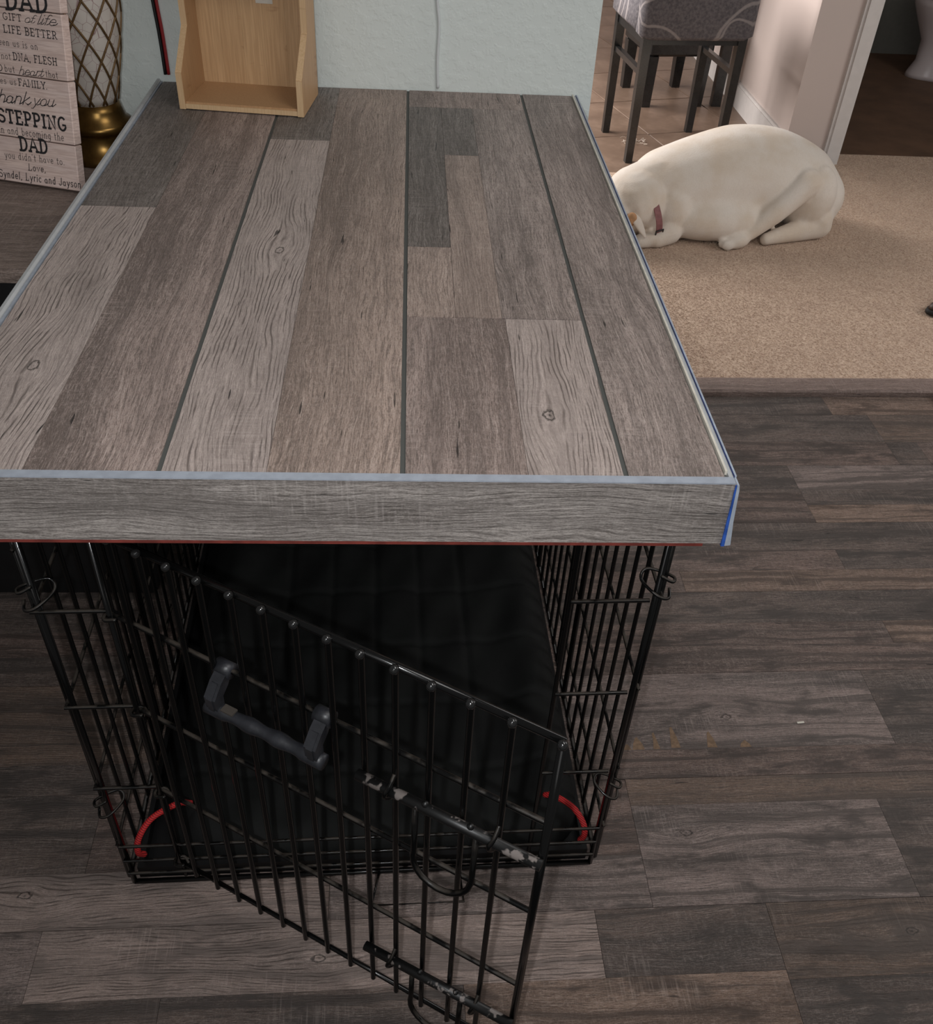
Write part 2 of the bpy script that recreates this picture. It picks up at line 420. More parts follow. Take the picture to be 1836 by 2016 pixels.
# transition strip between the plank floor and the carpet
b = MB().prism([(2.156, -0.006), (2.156, 0.009), (2.162, 0.014), (2.215, 0.016), (2.226, 0.012), (2.226, -0.006)], 'x', 0.20, 2.6)
tr = b.build('trim_1', WOOD, rot=(0, 0, FROT))
for k, v in dict(seed=3.3, ridge=0.05, tone_light=[*lin((152, 130, 121))], tone_dark=[*lin((118, 99, 91))], knot=[9.0, 9.0, 0.0], bias=0.0).items(): tr[k] = v
tag(tr, 'brown floor transition strip between planks and carpet', None, kind='structure')

# carpet
N = NT('beige_carpet')
f1 = N.noise(N.obj(), 9, 3); f2 = N.noise(N.obj(), 150, 3)
c = N.mix(N.ramp(f2, 0.3, 0.7), lin((176, 152, 134)), lin((206, 183, 163)))
c = N.mix(N.math('MULTIPLY', N.ramp(f1, 0.35, 0.7), 0.25), c, lin((166, 142, 126)))
N.base(c); N.rough(0.95); N.b.inputs['Specular IOR Level'].default_value = 0.1; N.bump(f2, 0.3, 0.002)
m_carpet = N.m
rng = np.random.default_rng(3)
CX0, CX1, CY0, CY1 = 0.40, 2.75, 2.227, 3.80
V = [(CX0, CY0, 0.004), (3.6, CY0, 0.004), (3.6, 4.10, 0.004), (1.80, 4.10, 0.004), (1.80, CY1, 0.004), (CX0, CY1, 0.004)]
V = V + [(a, c2, -0.02) for a, c2, _ in V]
F = [(0, 1, 2, 3, 4, 5)] + [(i, (i + 1) % 6, (i + 1) % 6 + 6, i + 6)[::-1] for i in range(6)]
nt = 190000
px = rng.uniform(CX0 + 0.01, CX1, nt); py = rng.uniform(CY0, 4.09, nt)
keep = (py < CY1 - 0.01) | (px > 1.81); keep &= (px < 0.9 + (py - CY0) * 0.9 + 0.55)
px, py = px[keep], py[keep]; nt = len(px)
ang = rng.uniform(0, 2 * PI, nt); r = rng.uniform(0.003, 0.0055, nt); hh = rng.uniform(0.0045, 0.0068, nt)
lx, ly = rng.normal(0, 0.0016, nt), rng.normal(0, 0.0016, nt)
P = np.zeros((nt, 4, 3))
for k in range(3):
    P[:, k, 0] = px + r * np.cos(ang + k * 2.0944); P[:, k, 1] = py + r * np.sin(ang + k * 2.0944); P[:, k, 2] = 0.003
P[:, 3, 0] = px + lx; P[:, 3, 1] = py + ly; P[:, 3, 2] = hh
nb = len(V)
idx = (np.arange(nt) * 4 + nb)[:, None]
T = np.concatenate([idx + np.array([[0, 1, 3]]), idx + np.array([[1, 2, 3]]), idx + np.array([[2, 0, 3]])], 0)
cm = bpy.data.meshes.new('carpet')
cm.from_pydata(V + [tuple(q) for q in P.reshape(-1, 3).tolist()], [], F + T.tolist()); cm.update()
carpet = obj('carpet', cm, m_carpet, rot=(0, 0, FROT * 0.0))
tag(carpet, 'beige cut pile carpet under the white dog', 'carpet', kind='stuff')

# dining floor tiles
m_grout = plain('tile_grout', (98, 82, 70), 0.9)
N = NT('brown_tile')
f1 = N.noise(N.obj(), 6, 4); f2 = N.noise(N.obj(), 30, 3)
N.base(N.mix(N.ramp(f1, 0.3, 0.7), lin((112, 92, 78)), N.mix(N.ramp(f2, 0.3, 0.7), lin((124, 103, 88)), lin((138, 116, 100)))))
N.rough(0.4); m_tile = N.m
b = MB().box(-1.2, 1.60, 3.78, 7.2, -0.05, -0.001)
ft = b.build('floor_dining', m_grout); tag(ft, 'brown tiled dining area floor beneath the chairs', None, kind='structure')
tm = MB().bbox(-0.222, 0.222, -0.222, 0.222, -0.006, 0.004, 0.002).mesh('tile'); tm.materials.append(m_tile)
ta = math.radians(15)
for i in range(-4, 7):
    for j in range(-2, 9):
        u, v = i * 0.45, j * 0.45
        X = 0.9 + u * math.cos(ta) - v * math.sin(ta); Y = 4.0 + u * math.sin(ta) + v * math.cos(ta)
        if 0.35 < X < 1.36 and 4.03 < Y < 6.8:
            obj('tile', tm, None, ft, loc=(X, Y, 0), rot=(0, 0, ta))
# edge pieces of the tiled floor are cut along the carpet and the partition: polygons clipped to the rectangle
def clip(poly, x0, x1, y0, y1):
    for ax, lim, sgn in ((0, x0, 1), (0, x1, -1), (1, y0, 1), (1, y1, -1)):
        out = []
        for i in range(len(poly)):
            p, q = poly[i], poly[(i + 1) % len(poly)]
            ip, iq = sgn * (p[ax] - lim) >= 0, sgn * (q[ax] - lim) >= 0
            if ip: out.append(p)
            if ip != iq:
                t = (lim - p[ax]) / (q[ax] - p[ax]); out.append((p[0] + t * (q[0] - p[0]), p[1] + t * (q[1] - p[1])))
        poly = out
        if len(poly) < 3: return []
    return poly
for i in range(-4, 7):
    for j in range(-2, 9):
        u, v = i * 0.45, j * 0.45
        X = 0.9 + u * math.cos(ta) - v * math.sin(ta); Y = 4.0 + u * math.sin(ta) + v * math.cos(ta)
        if 0.35 < X < 1.36 and 4.03 < Y < 6.8: continue
        pl = [(X + a * math.cos(ta) - c2 * math.sin(ta), Y + a * math.sin(ta) + c2 * math.cos(ta)) for a, c2 in ((-.222, -.222), (.222, -.222), (.222, .222), (-.222, .222))]
        pl = clip(pl, 0.2, 1.585, 3.80, 6.9)
        if len(pl) >= 3:
            MB().prism(pl, 'z', -0.006, 0.004).build('tile', m_tile, ft)

# dim bathroom floor beyond the doorway
m_dark = plain('dark_brown_bathroom_floor', (98, 72, 54), 0.7, 0, 6, 0.2)
b = MB().box(1.80, 4.4, 4.10, 6.0, -0.05, 0.002)
fb = b.build('floor_bathroom', m_dark); tag(fb, 'dark brown bathroom floor past the door casing', None, kind='structure')

# ------------------------------------------------------------------ walls
N = NT('mint_wall_paint')
f1 = N.noise(N.obj(), 55, 3, 0.6); f2 = N.noise(N.obj(), 160, 2)
h = N.math('ADD', N.ramp(f1, 0.42, 0.62), N.math('MULTIPLY', f2, 0.25))
N.base(lin((218, 225, 221))); N.rough(0.6); N.bump(h, 0.25, 0.002); m_mint = N.m
WALLY = 1.922
b = MB().box(-2.6, 0.3515, WALLY, WALLY + 0.12, 0.0, 2.5)
wb = b.build('wall_back', m_mint); tag(wb, 'pale mint textured wall behind the plank tabletop', None, kind='structure')
N = NT('offwhite_wall_paint')
f1 = N.noise(N.obj(), 60, 3, 0.6); N.base(lin((206, 191, 184))); N.rough(0.28); N.bump(f1, 0.08, 0.002); m_white = N.m
m_taupe = plain('taupe_wall_paint', (176, 156, 146), 0.75, 0, 60, 0.03, 0.15)
b = MB().box(1.575, 1.745, 3.985, 7.2, 0, 2.5)
wr = b.build('wall_right', m_white); tag(wr, 'pinkish white partition wall end behind the dog', None, kind='structure')
m_trimw = plain('white_trim_paint', (214, 208, 204), 0.45, 0, 30, 0.03)
b = MB().box(1.560, 1.575, 3.985, 7.15, 0, 0.10).box(1.565, 1.575, 3.985, 7.15, 0.10, 0.112)
tag(b.build('baseboard_right', m_trimw), 'white baseboard along the partition wall', None, kind='structure')
b = MB().box(1.745, 1.815, 3.970, 4.12, 0, 2.1).box(1.757, 1.803, 3.962, 3.970, 0, 2.1)
tag(b.build('trim_2', m_trimw), 'white door casing at the end of the partition wall', None, kind='structure')
b = MB().box(-1.3, 1.7, 7.2, 7.3, 0, 2.5)
tag(b.build('wall_dining', m_white), 'far off-white dining room wall', None, kind='structure')
m_greygreen = plain('grey_green_bathroom_paint', (128, 128, 122), 0.7, 0, 40, 0.04)
b = MB().box(1.80, 4.4, 5.80, 5.90, 0, 2.5)
tag(b.build('wall_bathroom', m_greygreen), 'grey green bathroom wall behind the toilet', None, kind='structure')
b = MB().box(3.45, 3.55, 4.0, 5.8, 0, 2.5)
tag(b.build('wall_bathroom_side', m_greygreen), 'bathroom side wall right of the toilet', None, kind='structure')

# ------------------------------------------------------------------ plank tabletop
TZ = 0.8475
tt = thing('plank_tabletop', 'grey weathered plank tabletop with blue-edged trim resting on black dog crate', 'tabletop', (-0.08, 0.72, 0.760))
OX, OY, OZ = 0.08, -0.72, -0.760
def tpl(x0, x1, y0, y1, t, knot=None, ga=0.0002, gb=0.0002, ridge=None, gy0=0.0003, gy1=0.0003, bias=0.0):
    kk = (knot[0] + OX, knot[1] + OY) if knot else None
    return plank('plank', x0 + OX + ga, x1 + OX - gb, y0 + OY + gy0, y1 + OY - gy1, TZ + OZ - 0.0017, TZ + OZ, TONES[t], tt, 'y', kk, ridge=ridge, bias=bias)
XL, XA, X1, XB, X2, XC, X3, XR = -0.467, -0.362, -0.2357, -0.1345, -0.0045, 0.1174, 0.2138, 0.312
YF, YB = 0.7225, 1.920
G = 0.0026
tpl(XL, XA, YF, 1.3355, 'L', (-0.4058, 0.9058))
tpl(XL, XA, 1.3355, YB, 'D')
tpl(XA, X1, YF, YB, 'M', gb=G, bias=-0.45)
tpl(X1, XB, YF, 1.6295, 'L', (-0.1732, 1.2051), ga=G)
tpl(X1, XB, 1.6295, YB, 'D', ga=G)
tpl(XB, X2, YF, YB, 'N', gb=G, bias=-0.2)
tpl(X2, XC, YF, 1.0325, 'M', ga=G, gy1=0.002, bias=0.35)
tpl(XC, X3, YF, 1.0325, 'L', (0.1487, 0.8258), gb=G, gy1=0.002)
tpl(X2, 0.0570, 1.0325, 1.2276, 'T', ga=G, ridge=0.15)
tpl(X2, 0.0570, 1.2276, 1.8226, 'D', ga=G)
tpl(0.0570, 0.1137, 1.0325, 1.580, 'T', ridge=0.3)
tpl(0.0570, 0.1137, 1.580, 1.8226, 'D')
tpl(0.1137, X3, 1.0325, 1.8226, 'G', gb=G)
tpl(X2, X3, 1.8226, YB, 'M', ga=G, gb=G)
tpl(X3, XR, YF, YB, 'G', ga=G)
def tb(name, mat, *boxes):
    b = MB()
    for (x0, x1, y0, y1, z0, z1) in boxes: b.box(x0 + OX, x1 + OX, y0 + OY, y1 + OY, z0 + OZ, z1 + OZ)
    return b.build(name, mat, tt)
tb('substrate_board', m_groove, (XL, XR + 0.003, YF, YB, 0.770, TZ - 0.0018))
tb('plywood_sheet', m_ply, (XL + 0.004, XR - 0.006, YF - 0.006, YB, 0.761, 0.7698))
# front fascia: print faces the room, its click edge shows on top
fo = plank('front_fascia', XL - 0.012 + OX, XR + 0.006 + OX, -0.004 + 0, 0.004, 0, 0.0, TONES['G'], tt)
bpy.data.objects.remove(fo, do_unlink=True)
hw, hh_ = (XR + 0.0100 - XL + 0.012) / 2, (TZ - 0.770) / 2
b = MB().box(-hw, hw, -hh_, hh_, -0.0045, 0.0045)
fo = b.build('front_fascia', WOOD, tt, loc=((XR + 0.0100 + XL - 0.012) / 2 + OX, YF - 0.0065 + OY, (TZ + 0.770) / 2 + OZ - 0.0005), rot=(PI / 2, 0, 0))
for k, v in dict(seed=8.2, ridge=0.5, tone_light=[*lin((166, 158, 152))], tone_dark=[*lin((78, 69, 63))], knot=[9.0, 9.0, 0.0], bias=0.0).items(): fo[k] = v
fo['label'] = 'horizontal plank facing the front edge'
tb('fascia_click_edge', m_vinyl, (XL - 0.012, XR + 0.0080, YF - 0.0112, YF - 0.0012, TZ - 0.0004, TZ + 0.0012))
tb('edge_gap', m_sub, (XL, XR, YF - 0.0012, YF + 0.0002, TZ - 0.002, TZ - 0.0003))
# right hand side plank set on edge: tongue, groove, blue underlay and pale core
tb('trim_tongue', m_cream, (XR + 0.0012, XR + 0.0036, YF + 0.006, YB, 0.775, TZ + 0.0030))
tb('trim_groove', m_edge, (XR + 0.0040, XR + 0.0085, YF - 0.001, YB, 0.772, TZ + 0.0004))
tb('trim_underlay', m_blue, (XR + 0.0085, XR + 0.0093, YF - 0.0010, YB, 0.768, TZ + 0.0018))
tb('trim_core', m_pale, (XR + 0.0093, XR + 0.0112, YF - 0.0010, YB, 0.768, TZ + 0.0022))
film = plain('bright_blue_film', (44, 84, 165), 0.5, 0, 60, 0.3)
b = MB().prism([(XR + 0.0104 + OX, 0.767 + OZ), (XR + 0.0140 + OX, 0.767 + OZ), (XR + 0.0092 + OX, TZ - 0.001 + OZ), (XR + 0.0080 + OX, TZ - 0.001 + OZ)], 'y', YF - 0.0128 + OY, YF - 0.0011 + OY)
b.build('trim_end_film', film, tt)
b = MB().prism([(XR + 0.0140 + OX, 0.768 + OZ), (XR + 0.0200 + OX, 0.769 + OZ), (XR + 0.0160 + OX, 0.800 + OZ), (XR + 0.0124 + OX, TZ - 0.006 + OZ), (XR + 0.0112 + OX, TZ + OZ), (XR + 0.0092 + OX, TZ + OZ)], 'y', YF - 0.0132 + OY, YF - 0.0011 + OY)
b.build('trim_end_core', m_pale, tt)
# left hand edge strip with a rounded nose
b = MB().prism([(XL - 0.0125 + OX, 0.772 + OZ), (XL - 0.0125 + OX, TZ + 0.002 + OZ), (XL - 0.0105 + OX, TZ + 0.0048 + OZ), (XL - 0.0065 + OX, TZ + 0.0052 + OZ), (XL - 0.0045 + OX, TZ + 0.0025 + OZ), (XL - 0.0042 + OX, 0.772 + OZ)], 'y', YF + OY, YB + OY)
b.build('edge_strip', m_edge, tt)
tb('edge_strip_lip', m_vinyl, (XL - 0.0042, XL - 0.0014, YF, YB, 0.772, TZ + 0.0010))

# ------------------------------------------------------------------ dog crate
CW, CH, CD = 0.7212, 0.752, 1.075
crate = thing('dog_crate', 'black folding wire dog crate with its front door swung open', 'dog crate', (-0.419, 0.769, 0.0), math.radians(1.67))
cyl = MB().lathe([(1, 0), (1, 1)], 8).mesh('wire', True); cyl.materials.append(m_black)
def wire(p, q, r, parent, name='wire'):
    p, q = Vector(p), Vector(q); d = q - p
    o = obj(name, cyl, None, parent, loc=p, scale=(r, r, d.length))
    o.rotation_mode = 'QUATERNION'; o.rotation_quaternion = d.to_track_quat('Z', 'Y')
    return o
R1, R2, R3 = 0.0042, 0.0026, 0.0032
HXL, HXR = 0.083, 0.614     # hinge wire and latch wire
# front panel
b = MB()
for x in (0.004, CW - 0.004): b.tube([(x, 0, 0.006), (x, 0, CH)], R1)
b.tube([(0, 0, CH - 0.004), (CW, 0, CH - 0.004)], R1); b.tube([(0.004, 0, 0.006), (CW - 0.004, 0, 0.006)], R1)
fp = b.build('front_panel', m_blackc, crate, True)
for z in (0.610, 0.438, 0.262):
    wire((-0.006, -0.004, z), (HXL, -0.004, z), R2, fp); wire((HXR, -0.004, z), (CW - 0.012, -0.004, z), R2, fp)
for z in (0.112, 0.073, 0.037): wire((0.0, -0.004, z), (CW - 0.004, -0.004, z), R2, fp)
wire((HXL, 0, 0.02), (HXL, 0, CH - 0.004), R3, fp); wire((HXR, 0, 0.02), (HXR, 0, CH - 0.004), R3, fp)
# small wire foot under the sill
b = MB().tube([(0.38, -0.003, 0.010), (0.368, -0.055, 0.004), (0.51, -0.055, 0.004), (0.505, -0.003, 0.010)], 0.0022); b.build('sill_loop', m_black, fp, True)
# side panels
for sx, nm in ((0.0, 'left_panel'), (CW, 'right_panel')):
    s = -1 if sx == 0 else 1
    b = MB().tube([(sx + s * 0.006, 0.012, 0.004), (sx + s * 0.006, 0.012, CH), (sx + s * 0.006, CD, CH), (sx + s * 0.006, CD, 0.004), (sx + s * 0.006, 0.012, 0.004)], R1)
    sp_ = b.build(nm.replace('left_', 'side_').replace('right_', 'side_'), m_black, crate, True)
    n = 24
    for i in range(1, n):
        yy = 0.012 + (CD - 0.012) * i / n
        wire((sx, yy, 0.02), (sx, yy, CH - 0.01), 0.0048 if i in (7, 15) else 0.0032, sp_)
    for i in (7, 15):
        yy = 0.012 + (CD - 0.012) * i / n + 0.010
        wire((sx, yy, 0.02), (sx, yy, CH - 0.01), R2, sp_)
    for z in (0.110, 0.262, 0.438, 0.610, 0.700):
        wire((sx + s * 0.004, 0.0, z), (sx + s * 0.004, CD, z), R2, sp_)
    # corner hooks joining front and side
    for z in (0.640, 0.222):
        pts = curve([(sx - s * 0.006, -0.006, z + 0.012), (sx + s * 0.008, -0.010, z + 0.006), (sx + s * 0.012, 0.004, z + 0.002), (sx - s * 0.014, 0.020, z), (sx - s * 0.022, 0.012, z - 0.010), (sx - s * 0.006, -0.008, z - 0.018), (sx + s * 0.008, -0.009, z - 0.022), (sx + s * 0.012, 0.004, z - 0.018)], 6)
        MB().tube(pts, 0.0020).build('corner_hook', m_black, sp_, True)
# back panel
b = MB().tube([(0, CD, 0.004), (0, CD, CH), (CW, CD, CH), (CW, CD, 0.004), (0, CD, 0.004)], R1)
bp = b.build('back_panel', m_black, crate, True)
for i in range(1, 16): wire((CW * i / 16, CD, 0.01), (CW * i / 16, CD, CH - 0.01), R2, bp)
for z in (0.110, 0.262, 0.438, 0.610): wire((0, CD - 0.004, z), (CW, CD - 0.004, z), R2, bp)
# roof grid
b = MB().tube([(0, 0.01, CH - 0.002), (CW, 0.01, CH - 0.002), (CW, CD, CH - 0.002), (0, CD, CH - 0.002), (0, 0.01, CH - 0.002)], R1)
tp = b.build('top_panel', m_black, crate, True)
for i in range(1, 9): wire((CW * i / 9, 0.01, CH - 0.003), (CW * i / 9, CD, CH - 0.003), R2, tp)
# tray
b = MB()
b.box(0.010, CW - 0.010, 0.008, CD - 0.01, 0.004, 0.010)
for (x0, x1, y0, y1) in ((0.010, CW - 0.010, 0.008, 0.016), (0.010, CW - 0.010, CD - 0.018, CD - 0.01), (0.010, 0.018, 0.016, CD - 0.018), (CW - 0.018, CW - 0.010, 0.016, CD - 0.018)):
    b.box(x0, x1, y0, y1, 0.010, 0.032)
b.build('tray', m_blackplastic, crate)
# door, hinged on the left
DW = 0.545
door = obj('door', None, None, crate) if False else None
dl = [0.0, 0.030, 0.070, 0.109, 0.148, 0.188, 0.227, 0.265, 0.303, 0.340, 0.377, 0.416, 0.456, 0.497, 0.545]
b = MB(); b.tube([(0, 0, 0.068), (0, 0, 0.737)], R3); b.tube([(DW, 0, 0.068), (DW, 0, 0.737)], 0.0048)
b.tube([(0, 0.004, 0.737), (DW + 0.001, 0.004, 0.737)], 0.0042); b.tube([(0, 0.004, 0.070), (DW + 0.001, 0.004, 0.070)], 0.0036)
door = b.build('door', m_blackc, crate, True, loc=(HXL, -0.010, 0.0), rot=(0, 0, math.radians(-31.8)))
door['label'] = 'wire door swung open towards the viewer'
for i, t in enumerate(dl[1:-1]): wire((t, 0, 0.062), (t, 0, 0.741), 0.0036, door)
for z in (0.604, 0.432, 0.254): wire((-0.004, 0.006, z), (DW, 0.006, z), 0.0034, door)
bm_ = MB().ball((0, 0, 0), 0.0052, 10).mesh('wire_tip', True); bm_.materials.append(plain('shiny_black_bead', (26, 26, 26), 0.12))
for t in dl[1:]: obj('wire_tip', bm_, None, door, loc=(t, -0.002, 0.739))
for z in (0.604, 0.432, 0.254, 0.075):
    pts = curve([(0.012, 0.006, z - 0.004), (0.0, 0.010, z), (-0.006, 0.0, z + 0.003), (0.0, -0.008, z + 0.004), (0.014, -0.004, z + 0.008)], 5)
    MB().tube(pts, 0.0026).build('hinge_loop', m_black, door, True)
# carry handle
gp = MB(); pts = []; rr = []
for i in range(25):
    t = 0.146 + (0.300 - 0.146) * i / 24
    pts.append((t, -0.017, 0.5595)); rr.append(0.0092 - 0.0022 * (0.5 + 0.5 * math.cos(i * PI / 3)) * (1 if 4 < i < 20 else 0))
h = gp.tube(pts, rr, 14).build('handle', m_handle, door, True); h['label'] = 'dark grey plastic carry handle'
for t in (0.158, 0.288): MB().tube([(t - 0.011, 0.006, 0.604), (t + 0.010, 0.006, 0.604)], 0.0095, 14).build('handle_collar', m_handle, h, True)
for t, s in ((0.158, -1), (0.288, 1)):
    pr = [(0.004, 0.597), (-0.001, 0.589), (-0.011, 0.580), (-0.011, 0.559), (-0.023, 0.559), (-0.025, 0.584), (-0.012, 0.599), (-0.002, 0.606)]
    MB().prism(pr, 'x', t - 0.0075, t + 0.0075).build('handle_arm', m_handle, h)
    MB().prism([(a * 1.0 - 0.0012, c2) for a, c2 in pr[4:7]] + [(a + 0.003, c2) for a, c2 in pr[6:3:-1]], 'x', t - 0.004, t + 0.004).build('arm_rib', m_handle, h)
MB().box(0.168, 0.184, -0.022, -0.012, 0.5668, 0.5690).build('dust_patch', m_dust, h)
# sliding latches
for (z0, drop, dz) in ((0.556, 0.112, 0.0), (0.172, 0.092, 0.010)):
    b = MB().tube([(0.336, -0.010, z0), (0.548, -0.010, z0 + dz)], 0.0062, 12)
    lt = b.build('latch_bolt', m_worn, door, True); lt['label'] = 'sliding bolt with chipped paint'
    zz = z0 - drop
    pts = [(0.408, -0.012, z0 + dz * .4)] + [(0.408, -0.014, zz + 0.03)] + [(0.443 - 0.035 * math.cos(a), -0.016 - 0.006 * math.sin(a), zz + 0.024 - 0.032 * math.sin(a)) for a in np.linspace(0, PI, 11)] + [(0.478, -0.014, zz + 0.03), (0.478, -0.012, z0 + dz * .6)]
    MB().tube(pts, 0.0036).build('latch_loop', m_black, lt, True)
    for t in (0.377, 0.497):
        MB().tube(curve([(t, 0.0, z0 + 0.020), (t, -0.012, z0 + 0.010), (t - 0.003, -0.018, z0 - 0.002), (t, -0.010, z0 - 0.012), (t, 0, z0 - 0.016)], 4), 0.0026).build('latch_guide', m_black, lt, True)
    for t in (0.418, 0.470): MB().ball((t, -0.010, z0 + dz * .5 + 0.007), 0.004, 8).build('rivet', m_worn, lt, True)

# ------------------------------------------------------------------ black crate mat with red rope at its corners
N = NT('black_quilted_fabric')
f2 = N.noise(N.obj(), 300, 2); f1 = N.noise(N.obj(), 14, 3)
N.base(N.mix(N.ramp(f1, 0.3, 0.75), lin((10, 11, 11)), lin((18, 20, 19)))); N.rough(0.8); N.b.inputs['Specular IOR Level'].default_value = 0.25; N.bump(f2, 0.3, 0.001); m_mat = N.m
mat_t = thing('crate_mat', 'black quilted crate mat with red rope at its corners inside the crate', 'pet bed', (-0.419 + 0.36, 0.769 + 0.52, 0.012), math.radians(1.67))
nx, ny = 121, 171
HW_, HD_ = 0.335, 0.490
Vm = []; Fm = []
def hz(u, v):
    x, y = u * HW_, v * HD_
    e = min(HW_ - abs(x), HD_ - abs(y))
    z = 0.048 + 0.020 * math.exp(-((HW_ - 0.055 - abs(x)) / 0.040) ** 2)
    for sx in (-0.17, -0.085, 0.0, 0.085, 0.17): z -= 0.005 * math.exp(-((x - sx) / 0.006) ** 2)
    for sy in (-0.36, -0.22, -0.08, 0.06, 0.20, 0.34): z -= 0.005 * math.exp(-((y - sy) / 0.006) ** 2)
    z += 0.004 * math.sin(31 * x + 9 * y) * math.cos(17 * y - 11 * x) + 0.002 * math.sin(70 * x - 35 * y)
    e = max(e, 0)
    return 0.004 + (z - 0.004) * min(1, math.sqrt(1 - (1 - min(1, e / 0.05)) ** 2))
def rc(u, v):
    # rounded corners
    x, y = u * HW_, v * HD_; R = 0.08
    ax, ay = abs(x) - (HW_ - R), abs(y) - (HD_ - R)
    if ax > 0 and ay > 0:
        d = math.hypot(ax, ay); m = max(ax, ay)
        if d > 0: x = math.copysign(HW_ - R + ax * m / d, x); y = math.copysign(HD_ - R + ay * m / d, y)
    return x, y
for j in range(ny):
    for i in range(nx):
        u, v = 2 * i / (nx - 1) - 1, 2 * j / (ny - 1) - 1
        x, y = rc(u, v); Vm.append((x, y, hz(u, v)))
for j in range(ny - 1):
    for i in range(nx - 1):
        a = j * nx + i; Fm.append((a, a + 1, a + nx + 1, a + nx))
bord = [i for i in range(nx)] + [j * nx + nx - 1 for j in range(1, ny)] + [(ny - 1) * nx + i for i in range(nx - 2, -1, -1)] + [j * nx for j in range(ny - 2, 0, -1)]
nb = len(Vm)
for k in bord: Vm.append((Vm[k][0], Vm[k][1], 0.0))
for k in range(len(bord)):
    k2 = (k + 1) % len(bord); Fm.append((bord[k2], bord[k], nb + k, nb + k2))
Fm.append(tuple(nb + k for k in range(len(bord)))[::-1])
obj('cushion', mesh('cushion', Vm, Fm, True), m_mat, mat_t)
N = NT('red_rope')
wv_ = N.n('ShaderNodeTexWave', wave_type='BANDS', bands_direction='DIAGONAL'); N.l(N.obj(), wv_.inputs[0]); wv_.inputs['Scale'].default_value = 120
N.base(N.mix(wv_.outputs[1], lin((120, 14, 16)), lin((206, 38, 40)))); N.rough(0.7); N.bump(wv_.outputs[1], 0.4, 0.002); m_rope = N.m
inv = (Matrix.Translation(Vector((-0.419 + 0.36, 0.769 + 0.52, 0.012))) @ Matrix.Rotation(math.radians(1.67), 4, 'Z')).inverted()
for pts in ([(-0.335, 0.858, 0.080), (-0.352, 0.850, 0.092), (-0.386, 0.824, 0.094), (-0.4005, 0.795, 0.088), (-0.4035, 0.784, 0.066), (-0.399, 0.792, 0.045)],
            [(0.225, 0.866, 0.080), (0.238, 0.858, 0.090), (0.264, 0.836, 0.094), (0.279, 0.812, 0.088), (0.283, 0.802, 0.068), (0.279, 0.806, 0.045)]):
    cu = curve([inv @ Vector(p) for p in pts], 6)
    MB().tube(cu, 0.0048, 10).build('red_rope', m_rope, mat_t, True)

# ------------------------------------------------------------------ desk on the left
m_deskblack = plain('black_cabinet_paint', (16, 16, 17), 0.5, 0, 30, 0.2)
dk = thing('cabinet_desk', 'black cabinet with brown wooden top standing left of the crate', 'cabinet', (-1.2, 1.62, 0.0))
def dbox(name, x0, x1, y0, y1, z0, z1, mat): return MB().bbox(x0 + 1.2, x1 + 1.2, y0 - 1.62, y1 - 1.62, z0, z1, 0.002).build(name, mat, dk)
o = plank('top_board', -1.9 + 1.2, -0.496 + 1.2, 1.338 - 1.62, 1.915 - 1.62, 0.722, 0.746, ((150, 131, 120), (118, 102, 93), 0.05), dk)
o['label'] = 'brown wood-grain top board'
dbox('body', -1.88, -0.510, 1.40, 1.912, 0.0, 0.7215, m_deskblack)
for i in range(3):
    x0 = -1.87 + i * 0.455
    d = dbox('cabinet_door', x0, x0 + 0.445, 1.385, 1.399, 0.05, 0.712, m_deskblack)
    MB().tube([(x0 + 0.40 + 1.2, 1.372 - 1.62, 0.34), (x0 + 0.40 + 1.2, 1.372 - 1.62, 0.46)], 0.005).build('door_pull', m_black, d, True)

# ------------------------------------------------------------------ wooden sign
N = NT('pale_pallet_wood')
sp2 = N.n('ShaderNodeSeparateXYZ'); N.l(N.obj(), sp2.inputs[0])
f1 = N.noise(N.comb(N.math('MULTIPLY', sp2.outputs[0], 22.0), N.math('MULTIPLY', sp2.outputs[1], 50.0), N.math('MULTIPLY', sp2.outputs[2], 330.0)), 1.0, 4)
f2 = N.noise(N.comb(N.math('MULTIPLY', sp2.outputs[0], 8.0), 0.0, N.math('MULTIPLY', sp2.outputs[2], 40.0)), 1.0, 2)
N.base(N.mix(N.ramp(f1, 0.3, 0.7), lin((198, 174, 165)), N.mix(N.ramp(f2, 0.3, 0.7), lin((226, 206, 199)), lin((232, 208, 196))))); N.rough(0.7); N.bump(f1, 0.2, 0.001)
m_pallet = N.m
m_ink = plain('black_ink', (34, 32, 34), 0.6)
SYAW, LEAN = math.radians(-16.34), math.radians(11.0)
SB = Vector((-0.5643, 1.6224, 0.7503))
sign = thing('pallet_sign', 'pale wooden plank sign with black lettering leaning on the cabinet top', 'sign', SB, SYAW)
board = bpy.data.objects.new('sign_frame', None)
# local sign frame: x along the sign (0 at right edge), z up the leaning face, y into the board
SR = Matrix.Rotation(SYAW, 4, 'Z') @ Matrix.Rotation(-LEAN, 4, 'X')
bpy.data.objects.remove(board)
sign.rotation_euler = (Matrix.Rotation(SYAW, 4, 'Z') @ Matrix.Rotation(-LEAN, 4, 'X')).to_euler()
SMW = Matrix.Translation(SB) @ SR
camM = Matrix.Translation(cam.location) @ cam.rotation_euler.to_matrix().to_4x4()
def pix_ray(px, py):
    d = Vector(((px - 918) / 1867.9, -(py - 1008) / 1867.9, -1.0)); return (camM.to_3x3() @ d)
SMI = SMW.inverted()
def on_sign(px, py):
    o_ = SMI @ Vector(cam.location); d_ = (SMI.to_3x3() @ pix_ray(px, py)); t = -o_.y / d_.y; p = o_ + d_ * t
    return p.x, p.z
SH, SWD, STH = 0.400, 0.255, 0.020
rows_z = [0.0] + [on_sign(*q)[1] for q in ((158, 289), (143, 163), (120, 28))] + [SH]
